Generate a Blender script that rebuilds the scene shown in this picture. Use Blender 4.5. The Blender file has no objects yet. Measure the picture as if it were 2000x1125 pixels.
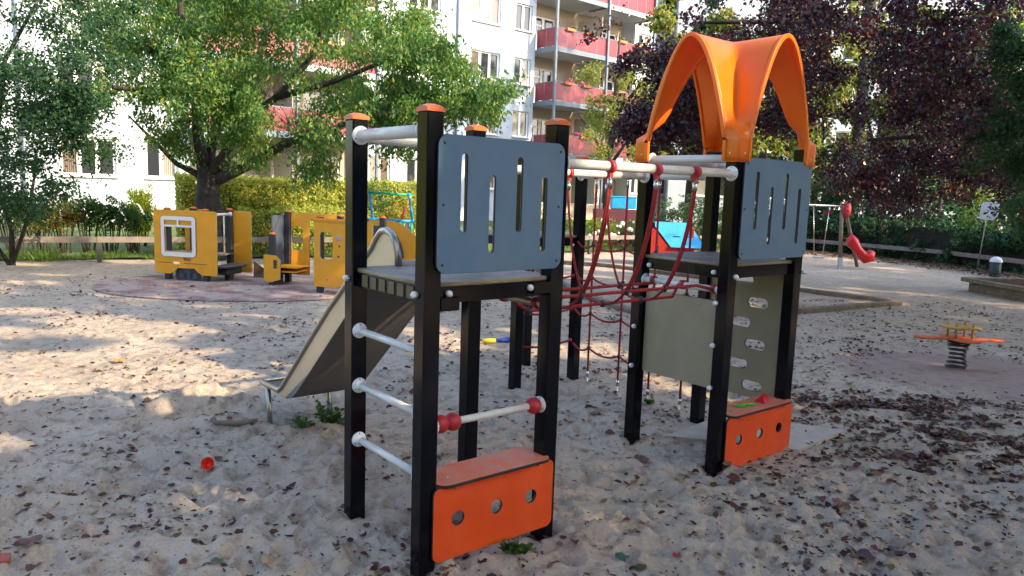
import bpy, bmesh, math, random
import numpy as np
from mathutils import Vector, Matrix
R = math.radians
random.seed(7)
C = bpy.context.scene.collection
scn = bpy.context.scene

# ---------------------------------------------------------------- camera model (measured from the site)
F_PX, PITCH, ROLL, EYE = 1459.2, 0.1312, 0.0339, 1.6
fwd = np.array([0, math.cos(PITCH), -math.sin(PITCH)])
rt0 = np.array([1.0, 0, 0]); up0 = np.cross(rt0, fwd)
rt = rt0*math.cos(ROLL) + up0*math.sin(ROLL)
up = -rt0*math.sin(ROLL) + up0*math.cos(ROLL)
def ray(x, y): return fwd + rt*(x-1000)/F_PX - up*(y-562.5)/F_PX
def gp(x, y, z=0.0):
    r = ray(x, y); t = (z-EYE)/r[2]; return (float(r[0]*t), float(r[1]*t))
def at(x, y, Y):
    r = ray(x, y); t = Y/r[1]; return Vector((r[0]*t, Y, EYE+r[2]*t))
YAW = 0.6784
BX, BY = -0.3342, 2.9343
qv = np.array([math.cos(YAW), math.sin(YAW)]); pv = np.array([-math.sin(YAW), math.cos(YAW)])
def W(q, p): return (BX + q*qv[0] + p*pv[0], BY + q*qv[1] + p*pv[1])
SUN_EL, SUN_DIR2 = R(30), np.array([0.87, -0.49])
SUN_DIR2 = SUN_DIR2/np.linalg.norm(SUN_DIR2)
SUN = np.array([SUN_DIR2[0]*math.cos(SUN_EL), SUN_DIR2[1]*math.cos(SUN_EL), math.sin(SUN_EL)])

# ---------------------------------------------------------------- tagging
def tag(o, label=None, cat=None, group=None, kind=None):
    if label: o['label'] = label
    if cat: o['category'] = cat
    if group: o['group'] = group
    if kind: o['kind'] = kind
    return o
def empty(name, loc, rz=0, label=None, cat=None, group=None):
    o = bpy.data.objects.new(name, None); C.objects.link(o)
    o.location = loc; o.rotation_euler = (0, 0, rz); o.empty_display_size = .2
    return tag(o, label, cat, group)
def link(name, me, parent=None, mats=()):
    o = bpy.data.objects.new(name, me); C.objects.link(o)
    for m in mats: me.materials.append(m)
    if parent: o.parent = parent
    return o

# ---------------------------------------------------------------- materials
def new_mat(name):
    m = bpy.data.materials.new(name); m.use_nodes = True
    nt = m.node_tree; nt.nodes.clear()
    out = nt.nodes.new('ShaderNodeOutputMaterial'); b = nt.nodes.new('ShaderNodeBsdfPrincipled')
    nt.links.new(b.outputs[0], out.inputs[0])
    return m, nt, b, out
def ramp(nt, stops, interp='LINEAR'):
    r = nt.nodes.new('ShaderNodeValToRGB'); r.color_ramp.interpolation = interp
    e = r.color_ramp.elements
    while len(e) > 1: e.remove(e[-1])
    e[0].position = stops[0][0]; e[0].color = (*stops[0][1], 1)
    for p, c in stops[1:]:
        k = e.new(p); k.color = (*c, 1)
    return r
def noise(nt, scale, detail=4, rough=.6, vec=None):
    n = nt.nodes.new('ShaderNodeTexNoise'); n.inputs['Scale'].default_value = scale
    n.inputs['Detail'].default_value = detail; n.inputs['Roughness'].default_value = rough
    if vec is None:
        tc = nt.nodes.new('ShaderNodeTexCoord'); vec = tc.outputs['Object']
    nt.links.new(vec, n.inputs['Vector'])
    return n
def mat(name, col, rough=.5, metal=0, var=.12, vscale=6, spec=.5, bump=0, bscale=60, dirt=None, dirtamt=.0, dscale=5, coat=0):
    m, nt, b, out = new_mat(name)
    b.inputs['Roughness'].default_value = rough; b.inputs['Metallic'].default_value = metal
    b.inputs['Specular IOR Level'].default_value = spec
    b.inputs['Coat Weight'].default_value = coat
    n = noise(nt, vscale)
    lo = tuple(max(0, c*(1-var)) for c in col); hi = tuple(min(1, c*(1+var)) for c in col)
    r = ramp(nt, [(.3, lo), (.7, hi)]); nt.links.new(n.outputs['Fac'], r.inputs[0])
    colout = r.outputs[0]
    if dirt:
        n2 = noise(nt, dscale, 6, .7)
        r2 = ramp(nt, [(.5-dirtamt*.3, (0, 0, 0)), (.5+.18, (1, 1, 1))]); nt.links.new(n2.outputs['Fac'], r2.inputs[0])
        mx = nt.nodes.new('ShaderNodeMix'); mx.data_type = 'RGBA'
        ml = nt.nodes.new('ShaderNodeMath'); ml.operation = 'MULTIPLY'; ml.inputs[1].default_value = dirtamt
        nt.links.new(r2.outputs[0], ml.inputs[0]); nt.links.new(ml.outputs[0], mx.inputs[0])
        nt.links.new(colout, mx.inputs[6]); mx.inputs[7].default_value = (*dirt, 1)
        colout = mx.outputs[2]
    nt.links.new(colout, b.inputs['Base Color'])
    if rough < .6:
        rr = nt.nodes.new('ShaderNodeMapRange'); rr.inputs['To Min'].default_value = rough*.8; rr.inputs['To Max'].default_value = min(1, rough*1.3)
        n3 = noise(nt, 14, 3); nt.links.new(n3.outputs['Fac'], rr.inputs['Value']); nt.links.new(rr.outputs[0], b.inputs['Roughness'])
    if bump:
        bn = noise(nt, bscale, 5); bp = nt.nodes.new('ShaderNodeBump'); bp.inputs['Strength'].default_value = bump
        bp.inputs['Distance'].default_value = .01
        nt.links.new(bn.outputs['Fac'], bp.inputs['Height']); nt.links.new(bp.outputs[0], b.inputs['Normal'])
    return m
def leaf_mat(name, cols, trans=.4, rough=.45, spec=.4):
    m, nt, b, out = new_mat(name)
    g = nt.nodes.new('ShaderNodeNewGeometry')
    st = [(i/(len(cols)-1) if len(cols) > 1 else 0, c) for i, c in enumerate(cols)]
    r = ramp(nt, st); nt.links.new(g.outputs['Random Per Island'], r.inputs[0])
    nt.links.new(r.outputs[0], b.inputs['Base Color'])
    b.inputs['Roughness'].default_value = rough; b.inputs['Specular IOR Level'].default_value = spec
    tr = nt.nodes.new('ShaderNodeBsdfTranslucent')
    hs = nt.nodes.new('ShaderNodeHueSaturation'); hs.inputs['Value'].default_value = 1.5; hs.inputs['Saturation'].default_value = 1.1
    nt.links.new(r.outputs[0], hs.inputs['Color']); nt.links.new(hs.outputs[0], tr.inputs[0])
    mx = nt.nodes.new('ShaderNodeMixShader'); mx.inputs[0].default_value = trans
    nt.links.new(b.outputs[0], mx.inputs[1]); nt.links.new(tr.outputs[0], mx.inputs[2])
    nt.links.new(mx.outputs[0], out.inputs[0])
    return m

M = {}
M['framesheen'] = mat('olive_sheen', (.10, .085, .045), rough=.45, var=.3)  # olive reflection on the deck frame, put into the colour
M['post'] = mat('post_black', (.0025, .003, .006), rough=.14, var=.3, spec=.27, dirt=(.03, .028, .026), dirtamt=.08, dscale=9)
M['cap'] = mat('cap_orange', (.60, .12, .025), rough=.4, var=.1)
M['blue'] = mat('panel_blue', (.10, .18, .275), rough=.62, spec=.3, dirt=(.22, .25, .29), dirtamt=.22, dscale=4, var=.05, bump=.15, bscale=400)
M['orange'] = mat('panel_orange', (.78, .078, .006), rough=.45, var=.08, bump=.1, bscale=300, dirt=(.50, .20, .12), dirtamt=.14, dscale=6)
M['shelf'] = mat('shelf_orange', (.74, .11, .03), rough=.6, var=.08, dirt=(.46, .36, .29), dirtamt=.62, dscale=8)
M['edge'] = mat('panel_edge', (.018, .012, .016), rough=.5)
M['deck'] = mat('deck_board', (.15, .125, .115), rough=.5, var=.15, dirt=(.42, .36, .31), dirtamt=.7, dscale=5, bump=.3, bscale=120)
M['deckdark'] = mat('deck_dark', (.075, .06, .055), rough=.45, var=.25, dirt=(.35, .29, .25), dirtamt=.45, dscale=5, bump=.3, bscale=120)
M['white'] = mat('rail_white', (.70, .70, .66), rough=.32, var=.05, dirt=(.45, .42, .33), dirtamt=.35, dscale=8)
M['ballw'] = mat('cap_white', (.78, .78, .76), rough=.3, var=.03)
M['red'] = mat('red_plastic', (.40, .018, .03), rough=.45, var=.12)
M['rope'] = mat('red_rope', (.34, .02, .022), rough=.75, var=.3, vscale=60, bump=.8, bscale=260)
M['steel'] = mat('steel', (.42, .40, .36), rough=.34, metal=1, var=.12, vscale=10, dirt=(.25, .2, .15), dirtamt=.3)
M['slidewall'] = mat('slide_wall', (.62, .56, .46), rough=.42, metal=.75, var=.06, vscale=3)
M['brightsteel'] = mat('bright_steel', (.6, .58, .54), rough=.25, metal=1, var=.1)
M['grey'] = mat('panel_grey', (.30, .27, .18), rough=.32, var=.08, spec=.6, dirt=(.3, .26, .2), dirtamt=.25)
M['rubberblk'] = mat('black_plastic', (.02, .02, .022), rough=.5)
M['yellow'] = mat('panel_yellow', (.76, .34, .018), rough=.45, var=.06, bump=.1, bscale=300, dirt=(.4, .28, .1), dirtamt=.2)
M['slate'] = mat('slate_panel', (.055, .07, .10), rough=.5)
M['anthra'] = mat('anthracite', (.028, .032, .04), rough=.5)
M['wood'] = mat('weathered_wood', (.20, .155, .11), rough=.85, var=.35, vscale=9, bump=.6, bscale=60, dirt=(.08, .06, .05), dirtamt=.4)
M['fencewood'] = mat('fence_wood', (.21, .18, .16), rough=.85, var=.25, vscale=5, bump=.5, bscale=40)
M['fencepost'] = mat('fence_post', (.05, .06, .05), rough=.85)
M['concrete'] = mat('concrete', (.40, .35, .30), rough=.9, var=.12, vscale=8, bump=.4, bscale=50)
M['plaster'] = mat('white_plaster', (.46, .51, .59), rough=.9, var=.05, dirt=(.33, .36, .38), dirtamt=.25, dscale=.5, vscale=1.5, bump=.25, bscale=90)
M['beige'] = mat('beige_plaster', (.46, .385, .31), rough=.9, var=.04, vscale=1.5)
M['winframe'] = mat('window_frame', (.80, .80, .78), rough=.4, var=.02)
M['slab'] = mat('balcony_slab', (.38, .40, .43), rough=.8, var=.08)
M['colsteel'] = mat('grey_steel', (.13, .17, .22), rough=.5, var=.1)
M['redglass'] = mat('red_balcony_panel', (.22, .022, .04), rough=.3, var=.12, vscale=2)
M['planks'] = mat('terracotta', (.5, .16, .06), rough=.7)
M['roofblue'] = mat('roof_blue', (.05, .36, .72), rough=.4)
M['housered'] = mat('house_red', (.50, .03, .02), rough=.5)
M['green'] = mat('pipe_green', (.01, .42, .20), rough=.4)
M['pipeblue'] = mat('pipe_blue', (.02, .30, .62), rough=.4)
M['pipered'] = mat('pipe_red', (.75, .08, .03), rough=.4)
M['pipeyel'] = mat('pipe_yellow', (.80, .55, .02), rough=.4)
M['bark'] = mat('bark', (.045, .038, .034), rough=.95, var=.5, vscale=7, bump=1, bscale=22)
M['twig'] = mat('twig', (.06, .048, .038), rough=.95, var=.4)
M['soil'] = mat('soil_and_deep_shade', (.018, .018, .012), rough=1, var=.4, vscale=12)  # planter soil, and painted deep shade as the undergrowth core
M['hedgecore'] = mat('hedge_core', (.16, .18, .04), rough=1, var=.4, vscale=12)
M['bin'] = mat('bin_green', (.012, .04, .03), rough=.5)
M['darkred'] = mat('dark_red_wall', (.10, .02, .03), rough=.7)
M['cupred'] = mat('cup_red', (.85, .05, .015), rough=.35, var=.03)
M['toygreen'] = mat('toy_green', (.06, .65, .03), rough=.35, var=.03)
M['toyred'] = mat('toy_red', (.65, .01, .02), rough=.35, var=.03)
M['toyblue'] = mat('toy_blue', (.02, .06, .40), rough=.35)
M['springer'] = mat('springer_orange', (.62, .12, .035), rough=.5, var=.12)
M['springyel'] = mat('springer_yellow', (.42, .24, .04), rough=.5, var=.15)
M['brick'] = mat('brick_red', (.32, .08, .06), rough=.8)
M['pink'] = mat('pink_flower', (.7, .08, .2), rough=.7)
M['whiteflower'] = mat('white_flower', (.85, .85, .8), rough=.7)

def roof_mat():
    m, nt, b, out = new_mat('roof_orange')
    b.inputs['Base Color'].default_value = (.86, .17, .008, 1); b.inputs['Roughness'].default_value = .3
    n = noise(nt, 5); r = ramp(nt, [(.3, (.88, .19, .008)), (.7, (.95, .24, .01))]); nt.links.new(n.outputs[0], r.inputs[0]); nt.links.new(r.outputs[0], b.inputs['Base Color'])
    tr = nt.nodes.new('ShaderNodeBsdfTranslucent'); tr.inputs[0].default_value = (.95, .22, .01, 1)
    mx = nt.nodes.new('ShaderNodeMixShader'); mx.inputs[0].default_value = .28
    nt.links.new(b.outputs[0], mx.inputs[1]); nt.links.new(tr.outputs[0], mx.inputs[2]); nt.links.new(mx.outputs[0], out.inputs[0])
    return m
M['roof'] = roof_mat()
def pane_mat(name, curtain):
    m, nt, b, out = new_mat(name)
    b.inputs['Roughness'].default_value = .06; b.inputs['Specular IOR Level'].default_value = .8
    if curtain:
        tc = nt.nodes.new('ShaderNodeTexCoord'); w = nt.nodes.new('ShaderNodeTexWave'); w.inputs['Scale'].default_value = 5; w.inputs['Distortion'].default_value = 2
        nt.links.new(tc.outputs['Object'], w.inputs[0])
        r = ramp(nt, [(.2, tuple(c*.45 for c in curtain)), (.8, curtain)]); nt.links.new(w.outputs[0], r.inputs[0]); nt.links.new(r.outputs[0], b.inputs['Base Color'])
    else:
        b.inputs['Base Color'].default_value = (.025, .028, .035, 1)
    return m
PANES = [pane_mat('pane_dark', None), pane_mat('pane_curtain', (.16, .12, .10)), pane_mat('pane_curtain_light', (.34, .32, .28)), pane_mat('pane_dark_b', None)]

LM = {
 'cherry': leaf_mat('cherry_leaf', [(.04, .115, .04), (.08, .19, .05), (.14, .25, .055), (.24, .32, .065), (.055, .15, .045), (.10, .21, .05), (.33, .31, .07)], .48),
 'maple': leaf_mat('maple_leaf', [(.02, .06, .03), (.035, .09, .035), (.06, .13, .04)], .4),
 'beech': leaf_mat('copper_leaf', [(.022, .008, .020), (.038, .010, .024), (.055, .012, .022), (.025, .011, .016), (.03, .010, .022), (.045, .04, .018), (.14, .016, .02), (.05, .012, .026)], .28, rough=.35, spec=.7),
 'birch': leaf_mat('birch_leaf', [(.10, .17, .045), (.18, .24, .05), (.30, .30, .06), (.13, .18, .05), (.34, .22, .06)], .45),
 'shrub': leaf_mat('shrub_leaf', [(.03, .08, .025), (.06, .13, .03), (.11, .20, .04)], .4),
 'juniper': leaf_mat('juniper_leaf', [(.025, .065, .03), (.045, .10, .035), (.07, .13, .04)], .35),
 'hedge': leaf_mat('hedge_leaf', [(.23, .31, .06), (.38, .42, .08), (.56, .53, .14), (.15, .22, .05)], .45),
 'yellow': leaf_mat('golden_leaf', [(.48, .52, .03), (.62, .60, .04), (.34, .42, .03)], .4),
 'autumn': leaf_mat('autumn_leaf', [(.16, .22, .04), (.34, .34, .05), (.50, .22, .06), (.12, .17, .04)], .45),
 'fallen': leaf_mat('fallen_leaf', [(.035, .014, .02), (.06, .022, .025), (.10, .030, .032), (.14, .075, .05), (.05, .02, .028), (.08, .028, .03), (.22, .15, .08), (.045, .02, .025), (.12, .04, .03), (.09, .05, .04), (.26, .19, .11), (.06, .025, .03), (.10, .10, .03)], .1, rough=.7, spec=.2),
 'litter': leaf_mat('litter_leaf', [(.10, .06, .035), (.16, .10, .06), (.06, .03, .025), (.22, .15, .08)], .1, rough=.7, spec=.2),
 'grass': leaf_mat('grass_blade', [(.05, .11, .015), (.09, .16, .02), (.14, .20, .03)], .35),
 'pale': leaf_mat('pale_leaf', [(.16, .24, .03), (.26, .32, .04), (.10, .18, .03)], .45),
}

# ---------------------------------------------------------------- mesh builder
class MB:
    def __init__(s): s.v = []; s.f = []; s.sm = []
    def add(s, vs, fs, smooth=False):
        o = len(s.v); s.v += [tuple(v) for v in vs]
        for f in fs: s.f.append(tuple(i+o for i in f)); s.sm.append(smooth)
        return s
    def box(s, cx, cy, cz, sx, sy, sz, rz=0, mt=None):
        vs = [Vector((x*sx/2, y*sy/2, z*sz/2)) for x in (-1, 1) for y in (-1, 1) for z in (-1, 1)]
        m = Matrix.Translation((cx, cy, cz)) @ Matrix.Rotation(rz, 4, 'Z')
        if mt: m = m @ mt
        vs = [m @ v for v in vs]
        return s.add(vs, [(0, 1, 3, 2), (4, 6, 7, 5), (0, 4, 5, 1), (2, 3, 7, 6), (0, 2, 6, 4), (1, 5, 7, 3)])
    def bar(s, a, b, w, h, upv=(0, 0, 1)):
        a = Vector(a); b = Vector(b); d = (b-a); L = d.length; d.normalize()
        u = Vector(upv); x = d.cross(u)
        if x.length < 1e-4: x = d.cross(Vector((1, 0, 0)))
        x.normalize(); y = x.cross(d)
        vs = [c + x*(i*w/2) + y*(j*h/2) for c in (a, b) for i in (-1, 1) for j in (-1, 1)]
        return s.add(vs, [(0, 1, 3, 2), (4, 6, 7, 5), (0, 4, 5, 1), (2, 3, 7, 6), (0, 2, 6, 4), (1, 5, 7, 3)])
    def tube(s, pts, r, seg=12, cap=True):
        pts = [Vector(p) for p in pts]; n = len(pts)
        rs = r if hasattr(r, '__len__') else [r]*n
        prev = None; base = len(s.v); vs = []; fs = []
        for i, p in enumerate(pts):
            d = (pts[min(i+1, n-1)] - pts[max(i-1, 0)]).normalized()
            if prev is None:
                a = Vector((0, 0, 1)) if abs(d.z) < .9 else Vector((1, 0, 0))
                x = d.cross(a).normalized()
            else:
                x = (prev - d*prev.dot(d)).normalized()
            y = d.cross(x); prev = x
            for k in range(seg):
                t = 2*math.pi*k/seg
                vs.append(p + (x*math.cos(t) + y*math.sin(t))*rs[i])
        for i in range(n-1):
            for k in range(seg):
                a = i*seg+k; b = i*seg+(k+1) % seg
                fs.append((a, b, b+seg, a+seg))
        if cap: fs.append(tuple(range(seg-1, -1, -1))); fs.append(tuple((n-1)*seg+k for k in range(seg)))
        o = len(s.v); s.add(vs, fs, True)
        if cap: s.sm[-1] = False; s.sm[-2] = False
        return s
    def sphere(s, c, r, sc=(1, 1, 1), nu=14, nv=9):
        vs = [Vector(c)+Vector((0, 0, r*sc[2]))]
        for j in range(1, nv):
            th = math.pi*j/nv
            for i in range(nu):
                ph = 2*math.pi*i/nu
                vs.append(Vector(c)+Vector((r*sc[0]*math.sin(th)*math.cos(ph), r*sc[1]*math.sin(th)*math.sin(ph), r*sc[2]*math.cos(th))))
        vs.append(Vector(c)-Vector((0, 0, r*sc[2])))
        fs = [(0, 1+i, 1+(i+1) % nu) for i in range(nu)]
        for j in range(nv-2):
            for i in range(nu):
                a = 1+j*nu+i; b = 1+j*nu+(i+1) % nu
                fs.append((a, a+nu, b+nu, b))
        l = len(vs)-1
        fs += [(l, 1+(nv-2)*nu+(i+1) % nu, 1+(nv-2)*nu+i) for i in range(nu)]
        return s.add(vs, fs, True)
    def lathe(s, prof, origin, axis, seg=20):
        ax = Vector(axis).normalized(); a = Vector((0, 0, 1)) if abs(ax.z) < .9 else Vector((1, 0, 0))
        x = ax.cross(a).normalized(); y = ax.cross(x); o = Vector(origin)
        vs = []; fs = []
        for r, h in prof:
            for k in range(seg):
                t = 2*math.pi*k/seg; vs.append(o + ax*h + (x*math.cos(t)+y*math.sin(t))*r)
        for i in range(len(prof)-1):
            for k in range(seg):
                a0 = i*seg+k; b0 = i*seg+(k+1) % seg; fs.append((a0, b0, b0+seg, a0+seg))
        return s.add(vs, fs, True)
    def build(s, name, m, parent=None, bevel=0, loc=None):
        me = bpy.data.meshes.new(name); me.from_pydata([tuple(v) for v in s.v], [], s.f)
        me.polygons.foreach_set('use_smooth', s.sm); me.update()
        bm = bmesh.new(); bm.from_mesh(me); bmesh.ops.recalc_face_normals(bm, faces=bm.faces); bm.to_mesh(me); bm.free()
        o = link(name, me, parent, [m] if m else [])
        if bevel:
            b = o.modifiers.new('bevel', 'BEVEL'); b.width = bevel; b.segments = 2; b.limit_method = 'ANGLE'; b.angle_limit = R(50)
        if loc: o.location = loc
        return o

def rrect(x0, y0, x1, y1, r, n=5):
    out = []
    for cx, cy, a in ((x1-r, y1-r, 0), (x0+r, y1-r, 90), (x0+r, y0+r, 180), (x1-r, y0+r, 270)):
        for i in range(n+1):
            t = R(a+90*i/n); out.append((cx+r*math.cos(t), cy+r*math.sin(t)))
    return out
def circ(x, y, r, n=20, sy=1): return [(x+r*math.cos(2*math.pi*i/n), y+r*sy*math.sin(2*math.pi*i/n)) for i in range(n)]
PL = {'p': lambda pos: Matrix(((1, 0, 0, 0), (0, 0, -1, pos), (0, 1, 0, 0), (0, 0, 0, 1))),
      'q': lambda pos: Matrix(((0, 0, 1, pos), (1, 0, 0, 0), (0, 1, 0, 0), (0, 0, 0, 1))),
      'z': lambda pos: Matrix(((1, 0, 0, 0), (0, 1, 0, 0), (0, 0, 1, pos), (0, 0, 0, 1)))}
def panel(name, outline, holes, thick, m, parent, plane='p', pos=0, edge=None, off=(0, 0), bev=.0012):
    cu = bpy.data.curves.new(name, 'CURVE'); cu.dimensions = '2D'; cu.fill_mode = 'BOTH'
    cu.extrude = thick/2-bev; cu.bevel_depth = bev; cu.bevel_resolution = 0; cu.offset = -bev
    for loop in [outline]+list(holes):
        sp = cu.splines.new('POLY'); sp.points.add(len(loop)-1); sp.use_cyclic_u = True
        for i, (x, y) in enumerate(loop): sp.points[i].co = (x, y, 0, 1)
    co = bpy.data.objects.new('tmp', cu); C.objects.link(co)
    bpy.context.view_layer.update()
    me = bpy.data.meshes.new_from_object(co.evaluated_get(bpy.context.evaluated_depsgraph_get()))
    bpy.data.objects.remove(co); bpy.data.curves.remove(cu)
    me.name = name
    me.materials.clear(); me.materials.append(m); me.materials.append(edge or M['edge'])
    for p in me.polygons: p.material_index = 0 if abs(p.normal.z) > .8 else 1
    me.transform(Matrix.Translation((-off[0], -off[1], 0)) @ PL[plane](pos))
    o = bpy.data.objects.new(name, me); C.objects.link(o)
    if parent: o.parent = parent
    return o

# ================================================================= GROUND
def vnoise(x, y, seed=0):
    xi = np.floor(x).astype(np.int64); yi = np.floor(y).astype(np.int64); xf = x-xi; yf = y-yi
    def h(a, b):
        n = (a*374761393 + b*668265263 + seed*982451653) & 0x7fffffff
        n = ((n ^ (n >> 13))*1274126177) & 0x7fffffff
        return ((n ^ (n >> 16)) & 0xffff)/65535.0
    u = xf*xf*(3-2*xf); v = yf*yf*(3-2*yf)
    return (h(xi, yi)*(1-u)+h(xi+1, yi)*u)*(1-v)+(h(xi, yi+1)*(1-u)+h(xi+1, yi+1)*u)*v
def fbm(x, y, sc, oct=4, seed=0):
    s = 0; a = 1; t = 0
    for i in range(oct):
        s = s+a*vnoise(x*sc+31*i, y*sc-17*i, seed+i); t += a; a *= .5; sc *= 2.1
    return s/t-.5
RX0, RX1, RY0, RY1, RES = -9.0, 10.0, .4, 15.0, .0125
nx = int((RX1-RX0)/RES); ny = int((RY1-RY0)/RES)
gx, gy = np.meshgrid(RX0+np.arange(nx)*RES, RY0+np.arange(ny)*RES)
H = fbm(gx, gy, 1.1, 3, 3)*.085 + fbm(gx, gy, 5, 4, 9)*.052 + fbm(gx, gy, 15, 3, 5)*.026 + (.5-np.abs(fbm(gx, gy, 9, 3, 15))*2)*.014 + fbm(gx, gy, 40, 2, 25)*.009
rng = np.random.default_rng(4)
def dent(cx, cy, ax, ay, ang, depth, rim=.35):
    r = max(ax, ay)*2.2
    i0 = max(0, int((cx-r-RX0)/RES)); i1 = min(nx, int((cx+r-RX0)/RES)+1)
    j0 = max(0, int((cy-r-RY0)/RES)); j1 = min(ny, int((cy+r-RY0)/RES)+1)
    if i1 <= i0 or j1 <= j0: return
    X = gx[j0:j1, i0:i1]-cx; Y = gy[j0:j1, i0:i1]-cy
    c, s = math.cos(ang), math.sin(ang)
    d = np.sqrt(((X*c+Y*s)/ax)**2+((-X*s+Y*c)/ay)**2)
    H[j0:j1, i0:i1] += depth*(-np.exp(-(d**2)*1.6)+rim*np.exp(-((d-1.35)**2)*7))
for i in range(7500):
    y = .6+13*rng.random()**1.4; x = (rng.random()*2-1)*(1.5+y*.85)
    s = rng.uniform(.03, .075)
    dent(x, y, s*rng.uniform(1.2, 2.2), s, rng.random()*3.14, rng.uniform(.008, .034), rng.uniform(.2, .6))
def foot(cx, cy, ang, L=.125, Wd=.048, depth=.02):
    r = L*1.6; i0 = max(0, int((cx-r-RX0)/RES)); i1 = min(nx, int((cx+r-RX0)/RES)+1); j0 = max(0, int((cy-r-RY0)/RES)); j1 = min(ny, int((cy+r-RY0)/RES)+1)
    if i1 <= i0 or j1 <= j0: return
    X = gx[j0:j1, i0:i1]-cx; Y = gy[j0:j1, i0:i1]-cy; c, s_ = math.cos(ang), math.sin(ang)
    u = X*c+Y*s_; v = -X*s_+Y*c; wl = Wd*(1+.22*np.cos(u/L*4.2+.6))
    d = np.sqrt((u/L)**2+(v/wl)**2)
    H[j0:j1, i0:i1] += depth*(-1/(1+d**9)+.55*np.exp(-((d-1.25)**2)*14))*(1-.25*np.cos(u*95)*(d < 1))
for i in range(520):
    y = 1.0+8*rng.random()**1.3; x = (rng.random()*2-1)*(1.0+y*.8); a = rng.random()*6.28
    foot(x, y, a, rng.uniform(.075, .13), rng.uniform(.032, .046), rng.uniform(.012, .024))
    if rng.random() < .6: foot(x+.28*math.cos(a)-.09*math.sin(a), y+.28*math.sin(a)+.09*math.cos(a), a+rng.uniform(-.2, .2), .10, .04, .017)
mx_, my_ = gp(400, 795)
dent(mx_, my_, .40, .19, .25, -.20, .1); dent(mx_-.02, my_-.22, .30, .10, .2, .09); dent(mx_+.14, my_-.02, .10, .06, .3, .06)
dent(mx_+.35, my_-.02, .2, .1, 0, -.05)
mx2, my2 = gp(590, 815); dent(mx2, my2, .34, .22, .2, .06, .3)
mx2, my2 = gp(610, 870); dent(mx2, my2, .22, .08, .1, -.05, .1)
mx2, my2 = gp(1000, 1060); dent(mx2, my2, .30, .14, .5, .04)
for q, p in ((0, 0), (.657, 0), (0, .614), (.657, .614), (2.032, .037), (2.716, .037), (2.032, .683), (2.716, .683)):
    x, y = W(q, p); dent(x, y, .07, .07, 0, .02, 1.0)
# flat hard areas: rubber surface, springer surface, concrete pad
RUB = (-4.15, 11.25, 2.1, 1.55)
def inell(x, y, e, k=1): return ((x-e[0])/(e[2]*k))**2+((y-e[1])/(e[3]*k))**2
m1 = np.clip((inell(gx, gy, RUB)-1.0)*3, 0, 1)
SPR = (gp(1890, 725)[0], gp(1890, 725)[1], 1.15, .95)
m2 = np.clip((inell(gx, gy, SPR)-.75)*2.5, 0, 1)*.8+.2
H = H*m1*(.25+.75*m2) - .03*(1-m1)
PADC = [gp(1300, 856), gp(1560, 884), gp(1650, 846), gp(1420, 812)]
cxp = sum(a for a, b in PADC)/4; cyp = sum(b for a, b in PADC)/4
md = np.clip((np.sqrt((gx-cxp)**2+(gy-cyp)**2)-.55)*4, 0, 1); H = H*(.3+.7*md)-.008*(1-md)
far = np.clip((gy-4.5)/4.5, 0, 1); H = H*(1-.68*far)*.86
def gh(x, y):
    x = np.asarray(x, float); y = np.asarray(y, float)
    fx = np.clip((x-RX0)/RES, 0, nx-1.001); fy = np.clip((y-RY0)/RES, 0, ny-1.001)
    i = fx.astype(int); j = fy.astype(int); u = fx-i; v = fy-j
    h = (H[j, i]*(1-u)+H[j, i+1]*u)*(1-v)+(H[j+1, i]*(1-u)+H[j+1, i+1]*u)*v
    e = np.minimum(np.minimum(x-RX0, RX1-x), np.minimum(y-RY0, RY1-y)); e = np.clip(e/.8, 0, 1)
    return h*e + (1-e)*(fbm(x, y, .8, 3, 3)*.03-.01)
def np_mesh(name, verts, faces_flat, nverts_per, m, smooth=True, parent=None):
    me = bpy.data.meshes.new(name)
    me.vertices.add(len(verts)); me.vertices.foreach_set('co', np.asarray(verts, np.float32).ravel())
    nf = len(faces_flat)//nverts_per
    me.loops.add(len(faces_flat)); me.loops.foreach_set('vertex_index', np.asarray(faces_flat, np.int32))
    me.polygons.add(nf); me.polygons.foreach_set('loop_start', np.arange(nf, dtype=np.int32)*nverts_per)
    me.polygons.foreach_set('use_smooth', np.full(nf, smooth))
    me.update(calc_edges=True); me.validate()
    return link(name, me, parent, [m])
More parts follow.
